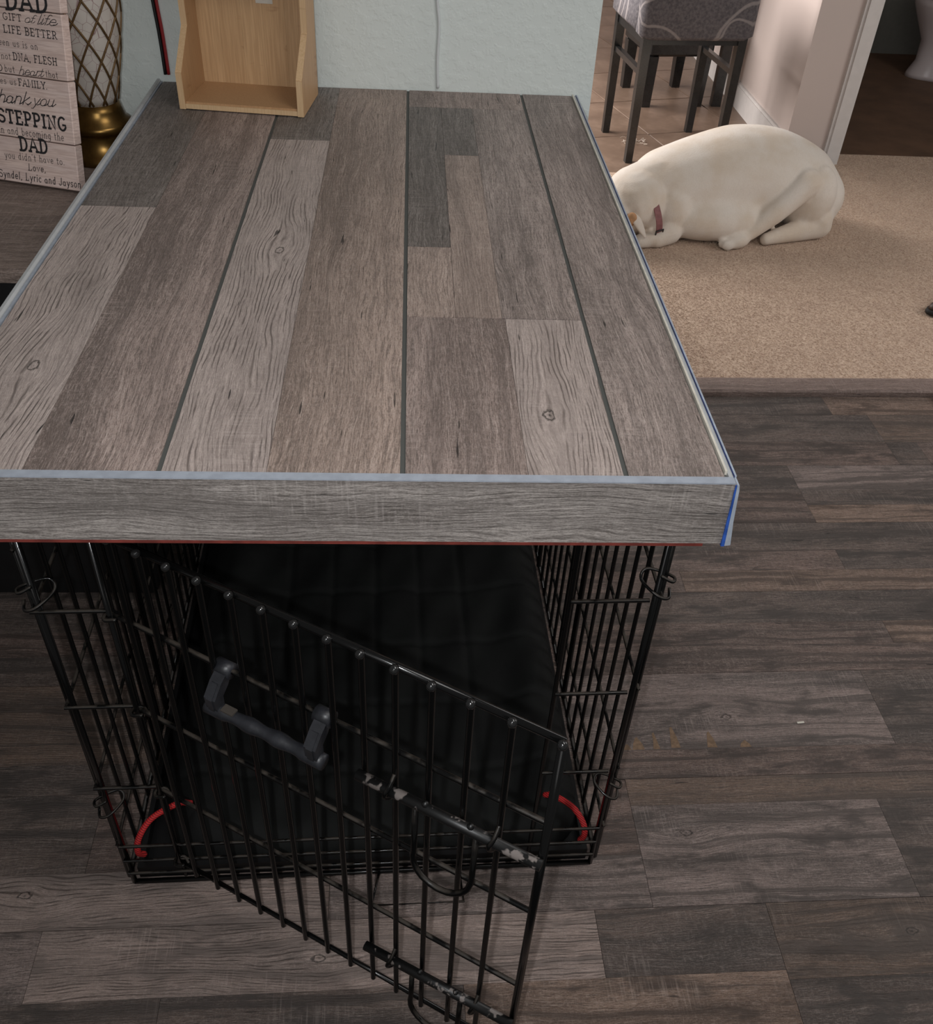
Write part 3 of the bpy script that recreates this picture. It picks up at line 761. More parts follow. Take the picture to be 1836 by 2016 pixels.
for i in range(4):
    z0, z1 = rows_z[i] + (0.0008 if i else 0), rows_z[i + 1] - 0.0008
    MB().bbox(-SWD, 0.0, 0.0, STH, z0, z1, 0.0012).build('slat', m_pallet, sign)
for x in (-0.05, -0.20): MB().box(x - 0.02, x + 0.02, STH, STH + 0.010, 0.02, SH - 0.02).build('batten', m_pallet, sign)
# --- stroke lettering
def arc(cx, cy, rx, ry, a0, a1, n=7):
    return [(cx + rx * math.cos(math.radians(a0 + (a1 - a0) * i / n)), cy + ry * math.sin(math.radians(a0 + (a1 - a0) * i / n))) for i in range(n + 1)]
def sf(x, y, h=0.11): return [(x - h, y), (x + h, y)]
U = {
 'A': (0.86, [[(0.08, 0), (0.43, 1), (0.78, 0)], [(0.2, 0.34), (0.66, 0.34)], sf(0.09, 0.02), sf(0.77, 0.02)]),
 'B': (0.74, [[(0.18, 0), (0.18, 1)], [(0.05, 1), (0.4, 1)] + arc(0.4, 0.76, 0.2, 0.24, 90, -90) + [(0.18, 0.52)], [(0.4, 0.52)] + arc(0.42, 0.26, 0.24, 0.26, 90, -90) + [(0.05, 0)]]),
 'D': (0.82, [[(0.18, 0), (0.18, 1)], [(0.05, 1), (0.36, 1)] + arc(0.36, 0.5, 0.36, 0.5, 90, -90) + [(0.05, 0)]]),
 'E': (0.72, [[(0.18, 0), (0.18, 1)], [(0.05, 1), (0.62, 1), (0.62, 0.82)], [(0.18, 0.52), (0.48, 0.52)], [(0.05, 0), (0.64, 0), (0.64, 0.2)]]),
 'F': (0.68, [[(0.18, 0), (0.18, 1)], [(0.05, 1), (0.62, 1), (0.62, 0.82)], [(0.18, 0.52), (0.48, 0.52)], sf(0.18, 0.02, 0.13)]),
 'G': (0.84, [arc(0.42, 0.5, 0.34, 0.5, 50, 330, 12) + [(0.72, 0.42), (0.48, 0.42)]]),
 'H': (0.86, [[(0.18, 0), (0.18, 1)], [(0.68, 0), (0.68, 1)], [(0.18, 0.52), (0.68, 0.52)], sf(0.18, 0.02), sf(0.18, 0.98), sf(0.68, 0.02), sf(0.68, 0.98)]),
 'I': (0.42, [[(0.21, 0), (0.21, 1)], sf(0.21, 0.02, 0.14), sf(0.21, 0.98, 0.14)]),
 'J': (0.56, [[(0.40, 1), (0.40, 0.22)] + arc(0.22, 0.22, 0.18, 0.22, 0, -170)]),
 'L': (0.68, [[(0.18, 0), (0.18, 1)], sf(0.18, 0.98, 0.13), [(0.05, 0), (0.60, 0), (0.60, 0.22)]]),
 'M': (1.0, [[(0.16, 0), (0.16, 1), (0.5, 0.25), (0.84, 1), (0.84, 0)], sf(0.16, 0.02), sf(0.84, 0.02), sf(0.12, 0.98, 0.08), sf(0.88, 0.98, 0.08)]),
 'N': (0.88, [[(0.18, 0), (0.18, 1), (0.7, 0), (0.7, 1)], sf(0.18, 0.02), sf(0.7, 0.98), sf(0.13, 0.98, 0.08)]),
 'P': (0.74, [[(0.18, 0), (0.18, 1)], [(0.05, 1), (0.4, 1)] + arc(0.4, 0.73, 0.24, 0.27, 90, -90) + [(0.18, 0.46)], sf(0.18, 0.02, 0.13)]),
 'R': (0.82, [[(0.18, 0), (0.18, 1)], [(0.05, 1), (0.4, 1)] + arc(0.4, 0.75, 0.22, 0.25, 90, -90) + [(0.18, 0.5)], [(0.42, 0.5), (0.68, 0.02), (0.78, 0.02)], sf(0.18, 0.02, 0.13)]),
 'S': (0.70, [arc(0.35, 0.75, 0.26, 0.25, 20, 270, 9) + arc(0.35, 0.25, 0.28, 0.25, 90, -160, 9)[1:]]),
 'T': (0.76, [[(0.38, 0), (0.38, 1)], [(0.06, 0.8), (0.06, 1), (0.70, 1), (0.70, 0.8)], sf(0.38, 0.02, 0.13)]),
 'Y': (0.82, [[(0.41, 0), (0.41, 0.45), (0.1, 1)], [(0.41, 0.45), (0.72, 1)], sf(0.41, 0.02, 0.13), sf(0.1, 0.98), sf(0.72, 0.98)]),
}
X = 0.62
Lc = {
 'a': (0.58, [[(0.42, X * 0.8), (0.42, 0.06), (0.52, 0)], arc(0.24, X * 0.45, 0.19, X * 0.45, 30, 330, 9)]),
 'b': (0.58, [[(0.12, 1), (0.12, 0)], arc(0.29, X / 2, 0.19, X / 2, 150, -150, 9)]),
 'c': (0.50, [arc(0.27, X / 2, 0.2, X / 2, 45, 315, 9)]),
 'd': (0.60, [[(0.44, 1), (0.44, 0)], arc(0.27, X / 2, 0.19, X / 2, 30, 330, 9)]),
 'e': (0.54, [[(0.08, X * 0.52), (0.45, X * 0.52)] + arc(0.27, X / 2, 0.19, X / 2, 5, 320, 10)]),
 'f': (0.40, [arc(0.3, 0.84, 0.12, 0.16, 30, 180, 5) + [(0.18, 0)], [(0.05, X), (0.34, X)]]),
 'g': (0.58, [[(0.44, X), (0.44, -0.1)] + arc(0.26, -0.1, 0.18, 0.2, 0, -150, 6), arc(0.27, X / 2, 0.18, X / 2, 30, 330, 9)]),
 'h': (0.60, [[(0.12, 1), (0.12, 0)], [(0.12, X * 0.6)] + arc(0.29, X * 0.62, 0.17, X * 0.38, 150, 0, 6) + [(0.46, 0)]]),
 'i': (0.28, [[(0.14, X), (0.14, 0)], [(0.14, 0.86), (0.14, 0.94)]]),
 'k': (0.56, [[(0.12, 1), (0.12, 0)], [(0.44, X), (0.14, X * 0.42), (0.48, 0)]]),
 'l': (0.28, [[(0.14, 1), (0.14, 0)]]),
 'm': (0.90, [[(0.12, X), (0.12, 0)], [(0.12, X * 0.6)] + arc(0.28, X * 0.62, 0.16, X * 0.38, 150, 0, 6) + [(0.44, 0)], [(0.44, X * 0.6)] + arc(0.60, X * 0.62, 0.16, X * 0.38, 150, 0, 6) + [(0.76, 0)]]),
 'n': (0.60, [[(0.12, X), (0.12, 0)], [(0.12, X * 0.6)] + arc(0.29, X * 0.62, 0.17, X * 0.38, 150, 0, 6) + [(0.46, 0)]]),
 'o': (0.56, [arc(0.28, X / 2, 0.2, X / 2, 0, 360, 12)]),
 'r': (0.42, [[(0.12, X), (0.12, 0)], [(0.12, X * 0.6)] + arc(0.28, X * 0.62, 0.16, X * 0.38, 150, 40, 4)]),
 's': (0.48, [arc(0.24, X * 0.75, 0.16, X * 0.25, 20, 270, 7) + arc(0.24, X * 0.25, 0.17, X * 0.25, 90, -160, 7)[1:]]),
 't': (0.40, [[(0.18, 0.88), (0.18, 0.1)] + arc(0.26, 0.1, 0.08, 0.1, 180, 300, 4), [(0.04, X), (0.34, X)]]),
 'u': (0.60, [[(0.12, X)] + arc(0.28, 0.2, 0.16, 0.2, 180, 360, 6) + [(0.44, X)], [(0.44, X), (0.44, 0), (0.52, 0)]]),
 'v': (0.54, [[(0.06, X), (0.27, 0), (0.48, X)]]),
 'y': (0.56, [[(0.08, X), (0.29, 0.02)], [(0.5, X), (0.2, -0.3), (0.08, -0.28)]]),
 ',': (0.26, [[(0.14, 0.06), (0.08, -0.14)]]), '.': (0.26, [[(0.12, 0.0), (0.12, 0.06)]]), "'": (0.24, [[(0.12, 1.0), (0.10, 0.82)]]), ' ': (0.36, []),
}
def letters(text, p0, p1, cap, style):
    """text strokes between two baseline pixels measured on the sign, as flat printed ribbons"""
    slant = 0.35 if style == 'script' else (0.10 if style == 'hand' else 0.0)
    wgt = {'slab': 0.115, 'heavy': 0.165, 'serif': 0.07, 'script': 0.065, 'hand': 0.10}[style]
    adv = 0.0; items = []
    for ch in text:
        gl = U.get(ch) or Lc.get(ch)
        ww = gl[0] + (0.10 if style != 'script' else -0.06)
        strokes = [list(s) for s in gl[1]]
        if style in ('script', 'hand') and ch in U: strokes = [s for s in strokes if not (len(s) == 2 and abs(s[0][1] - s[1][1]) < 1e-6 and (s[0][1] < 0.05 or s[0][1] > 0.95))]
        if style == 'script' and ch not in ' .,': strokes.append([(gl[0] * 0.72, 0.03), (gl[0] * 0.95, 0.10), (gl[0] * 1.1, 0.26)])
        if style == 'serif' and ch in 'hnmirtdlubkf':
            strokes += [[(x - 0.07, 0.015), (x + 0.07, 0.015)] for x in {'h': (0.12, 0.46), 'n': (0.12, 0.46), 'm': (0.12, 0.44, 0.76), 'i': (0.14,), 'r': (0.12,), 't': (), 'd': (), 'l': (0.14,), 'u': (), 'b': (), 'k': (0.12, 0.48), 'f': (0.18,)}[ch]]
        items.append((adv, strokes)); adv += ww
    (a0, b0), (a1, b1) = on_sign(*p0), on_sign(*p1)
    ex, ez = (a1 - a0) / adv, (b1 - b0) / adv
    b = MB()
    k = 0
    for off, strokes in items:
        for s in strokes:
            pts = []
            for (gx, gy) in s:
                gx += off + gy * slant
                pts.append(Vector((a0 + gx * ex, 0, b0 + gx * ez + gy * cap)))
            hw = wgt * cap / 2; L_, R_ = [], []
            for i in range(len(pts)):
                d = pts[min(i + 1, len(pts) - 1)] - pts[max(i - 1, 0)]
                if d.length < 1e-9: d = Vector((1, 0, 0))
                d.normalize(); nrm = Vector((-d.z, 0, d.x))
                p = pts[i] + (d * hw * (1 if i == len(pts) - 1 else (-1 if i == 0 else 0)) * 0.7)
                L_.append(p + nrm * hw); R_.append(p - nrm * hw)
            yy = -0.0004 - 0.00003 * (k % 6); k += 1
            V_ = [(p.x, yy, p.z) for p in L_ + R_]; n = len(pts)
            b.add(V_, [(i + 1, i, n + i, n + i + 1)[::-1] for i in range(n - 1)])
    return b.build('lettering', m_ink, sign)
q = 5.04
def Z(x, y): return (x / q, y / q)
letters('DAD', Z(55, 86), Z(500, 128), 0.0265, 'heavy')
letters('GIFT', Z(30, 190), Z(225, 216), 0.0098, 'slab')
letters('of', Z(232, 222), Z(330, 232), 0.0120, 'script')
letters('life', Z(352, 240), Z(545, 258), 0.0150, 'script')
letters('Y', Z(-55, 300), Z(12, 308), 0.0098, 'slab')
letters('LIFE BETTER', Z(36, 318), Z(578, 392), 0.0108, 'slab')
letters('een us is an', Z(-8, 440), Z(385, 496), 0.0100, 'serif')
letters('not', Z(14, 580), Z(118, 592), 0.0098, 'serif')
letters('DNA, FLESH', Z(132, 592), Z(578, 652), 0.0108, 'slab')
letters('D', Z(-22, 700), Z(40, 706), 0.0098, 'slab')
letters('but', Z(48, 708), Z(158, 722), 0.0104, 'serif')
letters('heart', Z(178, 738), Z(420, 764), 0.0135, 'script')
letters('that', Z(455, 762), Z(585, 782), 0.0104, 'serif')
letters('es us', Z(4, 824), Z(172, 846), 0.0100, 'serif')
letters('FAMILY', Z(186, 848), Z(462, 886), 0.0105, 'slab')
letters('.', Z(455, 884), Z(485, 888), 0.0105, 'slab')
letters('hank', Z(-30, 1008), Z(285, 1044), 0.0205, 'script')
letters('you', Z(312, 1040), Z(530, 1060), 0.0175, 'script')
letters('STEPPING', Z(-12, 1202), Z(680, 1304), 0.0205, 'heavy')
letters('in and becoming the', Z(-6, 1312), Z(645, 1400), 0.0118, 'serif')
letters('DAD', Z(198, 1488), Z(492, 1526), 0.0215, 'heavy')
letters("you didn't have to.", Z(50, 1564), Z(650, 1640), 0.0112, 'serif')
letters('Love,', Z(280, 1688), Z(465, 1712), 0.0110, 'hand')
letters('Syndel, Lyric and Jayson', Z(-6, 1748), Z(812, 1868), 0.0122, 'hand')

# ------------------------------------------------------------------ lamp
N = NT('crackled_cream_glass')
vo = N.n('ShaderNodeTexVoronoi', feature='DISTANCE_TO_EDGE'); N.l(N.obj(), vo.inputs['Vector']); vo.inputs['Scale'].default_value = 55
f1 = N.noise(N.obj(), 25, 3)
N.base(N.mix(N.math('SUBTRACT', 1.0, N.ramp(vo.outputs[0], 0.0, 0.028)), N.mix(f1, lin((178, 171, 163)), lin((200, 193, 185))), lin((140, 112, 112)))); N.rough(0.3); m_crackle = N.m
m_brass = plain('aged_brass', (124, 96, 52), 0.32, 0.9, 40, 0.25)
m_gold = plain('dull_gold_lattice', (104, 80, 50), 0.5, 0.5, 50, 0.2)
lp = thing('table_lamp', 'crackled cream lamp base with gold lattice and brass foot beside the sign', 'lamp', (-0.566, 1.805, 0.7465))
prof = [(0.040, 0.098), (0.043, 0.110), (0.052, 0.150), (0.062, 0.195), (0.070, 0.240), (0.074, 0.290), (0.072, 0.340), (0.058, 0.385), (0.035, 0.410)]
MB().lathe(prof, 40).build('body', m_crackle, lp, True)
bp_ = [(0.066, 0.0), (0.066, 0.010), (0.060, 0.014), (0.054, 0.030), (0.050, 0.044), (0.052, 0.050), (0.058, 0.054), (0.060, 0.060), (0.057, 0.066), (0.049, 0.072), (0.045, 0.086), (0.042, 0.098), (0.036, 0.099)]
MB().lathe(bp_, 40).build('foot', m_brass, lp, True)
MB().lathe([(0.036, 0.409), (0.038, 0.414), (0.020, 0.43), (0.012, 0.46), (0.010, 0.50)], 24).build('neck', m_brass, lp, True)
def prof_r(z):
    for (r0, z0), (r1, z1) in zip(prof, prof[1:]):
        if z0 <= z <= z1: return r0 + (r1 - r0) * (z - z0) / (z1 - z0)
    return prof[-1][0]
for s in (1, -1):
    for k in range(11):
        pts = []
        for i in range(22):
            z = 0.100 + 0.30 * i / 21; a = 2 * PI * k / 11 + s * (0.2 + i / 21 * 2.6); r = prof_r(z) + 0.0008
            pts.append((r * math.cos(a), r * math.sin(a), z))
        MB().tube(pts, 0.0020, 6).build('lattice_strip', m_gold, lp, True)

# ------------------------------------------------------------------ bamboo organiser
def bamboo(name, c1_, c2_):
    N = NT(name); s3 = N.n('ShaderNodeSeparateXYZ'); N.l(N.obj(), s3.inputs[0])
    sd = N.n('ShaderNodeObjectInfo').outputs['Random']
    xx = N.math('ADD', s3.outputs[0], N.math('MULTIPLY', sd, 7.0))
    f1 = N.noise(N.comb(N.math('MULTIPLY', xx, 400.0), N.math('MULTIPLY', s3.outputs[1], 400.0), N.math('MULTIPLY', s3.outputs[2], 14.0)), 1.0, 2)
    nd = N.noise(N.comb(N.math('MULTIPLY', xx, 18.0), N.math('MULTIPLY', s3.outputs[1], 18.0), N.math('MULTIPLY', s3.outputs[2], 60.0)), 1.0, 2)
    c = N.mix(N.ramp(f1, 0.3, 0.7), lin(c1_), lin(c2_))
    c = N.mix(N.math('MULTIPLY', N.ramp(nd, 0.63, 0.74), 0.45), c, lin((140, 98, 62)))
    c = N.mix(N.math('MULTIPLY', sd, 0.22), c, lin((168, 128, 88)))
    N.base(c); N.rough(0.45); return N.m
m_bam = bamboo('bamboo_slat', (188, 152, 112), (206, 170, 128))
m_bamd = bamboo('bamboo_panel', (176, 138, 100), (188, 150, 110))
m_bame = bamboo('bamboo_edge', (206, 172, 130), (218, 186, 146))
bx = thing('bamboo_organizer', 'light bamboo open organizer box at the back of the tabletop', 'organizer', (-0.407, 1.764, TZ + 0.001), math.atan2(-0.024, 0.220))
BW, BD, BH = 0.2213, 0.135, 0.30
pf = [(0, 0), (0, 0.060), (0.066, 0.121), (0.066, BH), (BD, BH), (BD, 0)]
for x in (0.0, BW - 0.011):
    MB().prism(pf, 'x', x, x + 0.011).build('side_panel', m_bamd, bx)
    # lighter end-grain edge band along the front
    for (a, c2) in zip(pf[:3], pf[1:4]):
        d = Vector((c2[0] - a[0], c2[1] - a[1])).normalized(); n2 = Vector((-d.y, d.x)) * 0.0006
        MB().prism([a, c2, (c2[0] + n2.x, c2[1] + n2.y), (a[0] + n2.x, a[1] + n2.y)], 'x', x + 0.0002, x + 0.0108).build('edge_band', m_bame, bx)
for i in range(5):
    x0 = 0.011 + i * (BW - 0.022) / 5
    MB().box(x0 + 0.0001, x0 + (BW - 0.022) / 5 - 0.0001, BD - 0.009, BD - 0.001, 0.0, BH - 0.002).build('back_slat', m_bam, bx)
MB().box(0.0112, BW - 0.0112, 0.004, BD - 0.0092, 0.003, 0.012).build('bottom_board', m_bamd, bx)
MB().box(0.0112, BW - 0.0112, 0.0, 0.0038, 0.001, 0.009).build('front_rail', m_bame, bx)
MB().box(0.0112, BW - 0.0112, 0.070, BD - 0.0092, 0.205, 0.213).build('upper_shelf', m_bamd, bx)
MB().box(0.120, 0.150, BD - 0.0102, BD - 0.0090, 0.150, 0.185).build('paper_tag', m_cream, bx)

# ------------------------------------------------------------------ cables on the wall
m_cablew = plain('white_cable', (206, 210, 210), 0.45)
pts = curve([(0.049, WALLY - 0.0035, 1.30), (0.0465, WALLY - 0.0035, 1.04), (0.052, WALLY - 0.0035, 0.965), (0.0505, WALLY - 0.0035, 0.905), (0.0525, WALLY - 0.0035, 0.8535)], 8)
tag(MB().tube(pts, 0.0030).build('power_cable', m_cablew, None, True), 'thin white cable running down the mint wall', 'cable')
m_cabler = plain('red_cable', (150, 36, 40), 0.45); m_cablek = plain('black_cable', (24, 24, 25), 0.45)
for dx, mt, lb in ((0.0, m_cablek, 'thin black cable beside the red one left of the bamboo box'), (0.0062, m_cabler, 'thin red cable beside the black one left of the bamboo box')):
    pts = curve([(-0.474 + dx, WALLY - 0.004, 1.2), (-0.464 + dx, WALLY - 0.004, 0.99), (-0.461 + dx, WALLY - 0.004, 0.93), (-0.4605 + dx, WALLY - 0.004, 0.861)], 6)
    tag(MB().tube(pts, 0.0031).build('lamp_cable', mt, None, True), lb, 'cable')

# ------------------------------------------------------------------ white dog
def P3(px, py, Y):
    d = pix_ray(px, py); t = Y / d.y; return Vector(cam.location) + d * t
class Blob:
    def __init__(s): s.mb = MB()
    def ell(s, c, r, rot=(0, 0, 0), n=20):
        m = MB().ball((0, 0, 0), 1.0, n); E_ = Euler([math.radians(a) for a in rot]).to_matrix()
        s.mb.add([Vector(c) + E_ @ Vector((v[0] * r[0], v[1] * r[1], v[2] * r[2])) for v in m.v], m.f)
    def cap(s, a, b, ra, rb, n=12):
        a, b = Vector(a), Vector(b)
        for i in range(n + 1):
            t = i / n; c = a.lerp(b, t); r = ra + (rb - ra) * t
            m = MB().ball(tuple(c), r, 12); s.mb.add(m.v, m.f)
def solidify(blob, voxel, it):
    tmp = bpy.data.objects.new('tmp', blob.mb.mesh('tmp')); COL.objects.link(tmp)
    md = tmp.modifiers.new('r', 'REMESH'); md.mode = 'VOXEL'; md.voxel_size = voxel; md.use_smooth_shade = True
    ms = tmp.modifiers.new('s', 'SMOOTH'); ms.factor = 0.5; ms.iterations = it
    m = bpy.data.meshes.new_from_object(tmp.evaluated_get(bpy.context.evaluated_depsgraph_get()))
    bpy.data.objects.remove(tmp, do_unlink=True); return m
T0 = Blob()
# trunk: chest, ribs, loin, croup in one flowing barrel
def cl(p): return curve(p, 6)
spine = cl([(0.915, 3.290, 0.140), (1.03, 3.312, 0.162), (1.15, 3.335, 0.182), (1.27, 3.345, 0.182), (1.385, 3.340, 0.158), (1.470, 3.320, 0.118)])
rad = [0.148, 0.164, 0.174, 0.168, 0.148, 0.108]
for i, c in enumerate(spine):
    t = i / (len(spine) - 1) * 5; k = min(4, int(t)); r_ = rad[k] + (rad[k + 1] - rad[k]) * (t - k)
    T0.ell(tuple(c), (r_, r_ * 1.02, r_ * 0.97), n=16)
T0.ell((1.055, 3.215, 0.080), (0.215, 0.125, 0.082))
T0.ell((1.495, 3.300, 0.075), (0.052, 0.085, 0.080))
m0 = solidify(T0, 0.010, 22)
D = Blob()
D.mb.add([v.co.copy() for v in m0.vertices], [tuple(p.vertices) for p in m0.polygons])
# neck roll and head down on the carpet
D.ell((0.795, 3.222, 0.125), (0.112, 0.128, 0.115), (0, -14, 12))
D.cap((0.880, 3.265, 0.165), (0.800, 3.240, 0.145), 0.105, 0.098)
D.ell((0.715, 3.165, 0.088), (0.085, 0.080, 0.075), (0, 0, 20))
D.cap((0.670, 3.130, 0.060), (0.585, 3.085, 0.040), 0.055, 0.036)
# shoulder and folded fore leg
D.ell((0.925, 3.185, 0.100), (0.078, 0.075, 0.100), (0, -12, 10))
D.cap((0.910, 3.135, 0.050), (0.860, 3.112, 0.030), 0.044, 0.032)
D.cap((0.860, 3.115, 0.030), (0.800, 3.100, 0.026), 0.030, 0.026)
# near hind leg: thigh, shank, foot
D.ell((1.428, 3.250, 0.130), (0.080, 0.085, 0.128), (6, 10, 0))
D.ell((1.462, 3.245, 0.070), (0.062, 0.075, 0.068))
D.ell((1.385, 3.210, 0.205), (0.052, 0.048, 0.050))
D.cap((1.378, 3.205, 0.205), (1.275, 3.160, 0.115), 0.050, 0.038)
D.cap((1.275, 3.160, 0.115), (1.195, 3.130, 0.052), 0.038, 0.024)
D.ell((1.150, 3.118, 0.034), (0.050, 0.036, 0.031), (0, -10, 12))
for dx, dy in ((-0.036, -0.024), (-0.046, -0.006), (-0.040, 0.013)):
    D.ell((1.148 + dx, 3.110 + dy, 0.024), (0.023, 0.0090, 0.019))
D.cap((1.470, 3.222, 0.052), (1.262, 3.145, 0.026), 0.050, 0.022)
# far hind foot peeping out
D.cap((1.28, 3.215, 0.065), (1.16, 3.175, 0.034), 0.032, 0.022)
# tail tucked behind
D.cap((1.515, 3.36, 0.10), (1.470, 3.50, 0.03), 0.030, 0.016)
bmsh = solidify(D, 0.006, 5); bmsh.name = 'dog_body'
for v in bmsh.vertices: v.co.x -= 1.15; v.co.y -= 3.25; v.co.z = max(v.co.z, 0.0070)
N = NT('white_fur')
f1 = N.noise(N.obj(), 7, 3); f2 = N.noise(N.obj(), 220, 3)
c = N.mix(N.ramp(f1, 0.35, 0.7), lin((226, 216, 205)), lin((214, 198, 180)))
c = N.mix(N.math('MULTIPLY', N.ramp(f2, 0.4, 0.7), 0.15), c, lin((200, 184, 170)))
N.base(c); N.rough(0.85); N.b.inputs['Specular IOR Level'].default_value = 0.15
N.b.inputs['Sheen Weight'].default_value = 0.15; N.bump(f2, 0.25, 0.003); m_fur = N.m
m_furt = plain('tan_fur', (190, 146, 108), 0.85, 0, 90, 0.2)
dog = thing('dog', 'white short-haired dog lying on the carpet with its head down', 'dog', (1.15, 3.25, 0.0))
obj('dog_body', bmsh, m_fur, dog)
def dloc(p): return (p[0] - 1.15, p[1] - 3.25, p[2])
# ear: folded flap
ear = MB().tube(curve([dloc((0.765, 3.108, 0.122)), dloc((0.776, 3.092, 0.105)), dloc((0.795, 3.078, 0.078)), dloc((0.812, 3.072, 0.052))], 6), [0.020] * 8 + [0.019, 0.018, 0.017, 0.016, 0.014, 0.013, 0.011, 0.009, 0.008, 0.006, 0.003], 10, True, 0.42)
ear.build('ear', m_fur, dog, True)
e2 = MB().ball(dloc((0.757, 3.092, 0.108)), 0.022, 12, (0.9, 0.7, 1.1)); e2.build('ear_patch', m_furt, dog, True)
# collar
m_collar = plain('mauve_collar', (138, 92, 92), 0.7, 0, 60, 0.15); m_buck = plain('dark_buckle', (40, 38, 38), 0.4)
ca = Vector((0.826, 3.222, 0.094)); ax = Vector((0.95, 0.22, 0.22)).normalized()
u = ax.cross(Vector((0, 0, 1))).normalized(); v2 = u.cross(ax)
V = []; F = []; nn = 36
for k in range(nn):
    a = 2 * PI * k / nn; rad = u * math.cos(a) * 0.133 + v2 * math.sin(a) * 0.100
    for dr, da in ((1.0, -0.011), (1.0, 0.011), (1.03, 0.011), (1.03, -0.011)): V.append(Vector(dloc(ca + rad * dr + ax * da)))
for k in range(nn):
    j = (k + 1) % nn
    for e in range(4): F.append((k * 4 + e, k * 4 + (e + 1) % 4, j * 4 + (e + 1) % 4, j * 4 + e))
co_ = obj('collar', mesh('collar', V, F, False), m_collar, dog)
# buckle on the side that faces the camera
ab = math.radians(-62); best = None
for k in range(nn):
    p_ = Vector(V[k * 4]) + Vector((1.15, 3.25, 0))
    sc_ = -p_.y * 1.0 - abs(p_.z - 0.062) * 2.0
    if best is None or sc_ > best[0]: best = (sc_, k)
kb = best[1]
pc = [sum((Vector(V[((kb + j) % nn) * 4 + e]) for e in (2, 3)), Vector()) / 2 for j in (-1, 1)]
mid_ = (pc[0] + pc[1]) / 2; tdir = (pc[1] - pc[0]).normalized(); outd = (mid_ - Vector(dloc(ca))); outd = (outd - ax * outd.dot(ax)).normalized()
rect = [mid_ + outd * 0.004 + tdir * a_ * 0.014 + ax * b_ * 0.013 for a_, b_ in ((-1, -1), (1, -1), (1, 1), (-1, 1), (-1, -1), (1, -1))]
MB().tube(rect[:5], 0.0032, 6).build('buckle', m_buck, co_, True)

# ------------------------------------------------------------------ dining chairs and table
m_legs = plain('black_painted_wood', (36, 36, 36), 0.25, 0, 30, 0.15, spec=0.6)
N = NT('grey_patterned_slipcover')
nz = N.noise(N.obj(), 4.2, 1, 0.4); f2 = N.noise(N.obj(), 90, 3)
ln = N.math('ABSOLUTE', N.math('SUBTRACT', nz, 0.5)); ln2 = N.math('ABSOLUTE', N.math('SUBTRACT', N.noise(N.obj(), 3.4, 0, 0.4), 0.42))
pt = N.math('MAXIMUM', N.math('SUBTRACT', 1.0, N.ramp(ln, 0.006, 0.02)), N.math('SUBTRACT', 1.0, N.ramp(ln2, 0.006, 0.018)))
N.base(N.mix(N.math('MULTIPLY', pt, 0.6), N.mix(N.ramp(f2, 0.3, 0.7), lin((78, 74, 78)), lin((104, 99, 101))), lin((158, 150, 148)))); N.rough(0.95); N.bump(f2, 0.4, 0.003); m_cover = N.m
def chair(label, loc, rz, wd, dp, low, leg=0.036, stool=False):
    t = thing('stool' if stool else 'dining_chair', label, 'stool' if stool else 'chair', loc, rz)
    # local: x across, y from the back (0) to the front (dp)
    for x in (0.0, wd):
        for y in (0.0, dp):
            hx = leg / 2; tp_ = hx * 0.8
            b = MB(); V = [(x - tp_, y - tp_, 0), (x + tp_, y - tp_, 0), (x + tp_, y + tp_, 0), (x - tp_, y + tp_, 0), (x - hx, y - hx, low), (x + hx, y - hx, low), (x + hx, y + hx, low), (x - hx, y + hx, low)]
            b.add(V, [(3, 2, 1, 0), (4, 5, 6, 7), (0, 1, 5, 4), (1, 2, 6, 5), (2, 3, 7, 6), (3, 0, 4, 7)]); b.build('leg', m_legs, t)
    if stool:
        MB().bbox(-0.03, wd + 0.03, -0.03, dp + 0.03, low, low + 0.12, 0.012).build('seat', m_legs, t)
        return t
    for x in (0.0, wd):
        MB().box(x - 0.011, x + 0.011, leg / 2, dp - leg / 2, low * 0.70, low * 0.70 + 0.020).build('side_stretcher', m_legs, t)
        MB().box(x - 0.012, x + 0.012, leg / 2, dp - leg / 2, low - 0.035, low).build('seat_rail', m_legs, t)
    for y in (0.0, dp): MB().box(leg / 2, wd - leg / 2, y - 0.012, y + 0.012, low - 0.03, low).build('seat_rail', m_legs, t)
    def soft(x0, x1, y0, y1, z0, z1, nm):
        b = MB().bbox(x0, x1, y0, y1, z0, z1, 0.018); m = b.mesh(nm, True); o = obj(nm, m, m_cover, t); return o
    soft(-0.035, wd + 0.035, 0.045, dp + 0.035, low - 0.004, low + 0.105, 'seat_cover')
    soft(-0.035, wd + 0.035, -0.035, 0.060, low - 0.012, low + 0.56, 'back_cover')
    return t
chair('grey patterned slipcovered dining chair with black legs behind the dog', (0.905, 3.925, 0.004), math.radians(6), 0.385, 0.365, 0.484)
chair('low dark stool standing farther back behind the patterned chair', (1.115, 4.67, 0.004), math.radians(8), 0.26, 0.30, 0.225, leg=0.050, stool=True)
# dining table: only its legs reach the picture
dt = thing('dining_table', 'dark dining table whose slim black legs stand behind the chairs', 'table', (0.885, 5.105, 0.004), 0)
co = [(1.470, 4.72), (1.170, 5.80), (0.60, 4.43), (0.30, 5.52)]
for (x, y) in co:
    MB().box(x - 0.885 - 0.022, x - 0.885 + 0.022, y - 5.105 - 0.022, y - 5.105 + 0.022, 0, 0.715).build('leg', m_legs, dt)
pl = [(co[2][0] - .05, co[2][1] - .06), (co[0][0] + .03, co[0][1] - .03), (co[1][0] + .05, co[1][1] + .06), (co[3][0] - .04, co[3][1] + .04)]
MB().prism([(x - 0.885, y - 5.105) for x, y in pl], 'z', 0.716, 0.745).build('table_top', m_legs, dt)

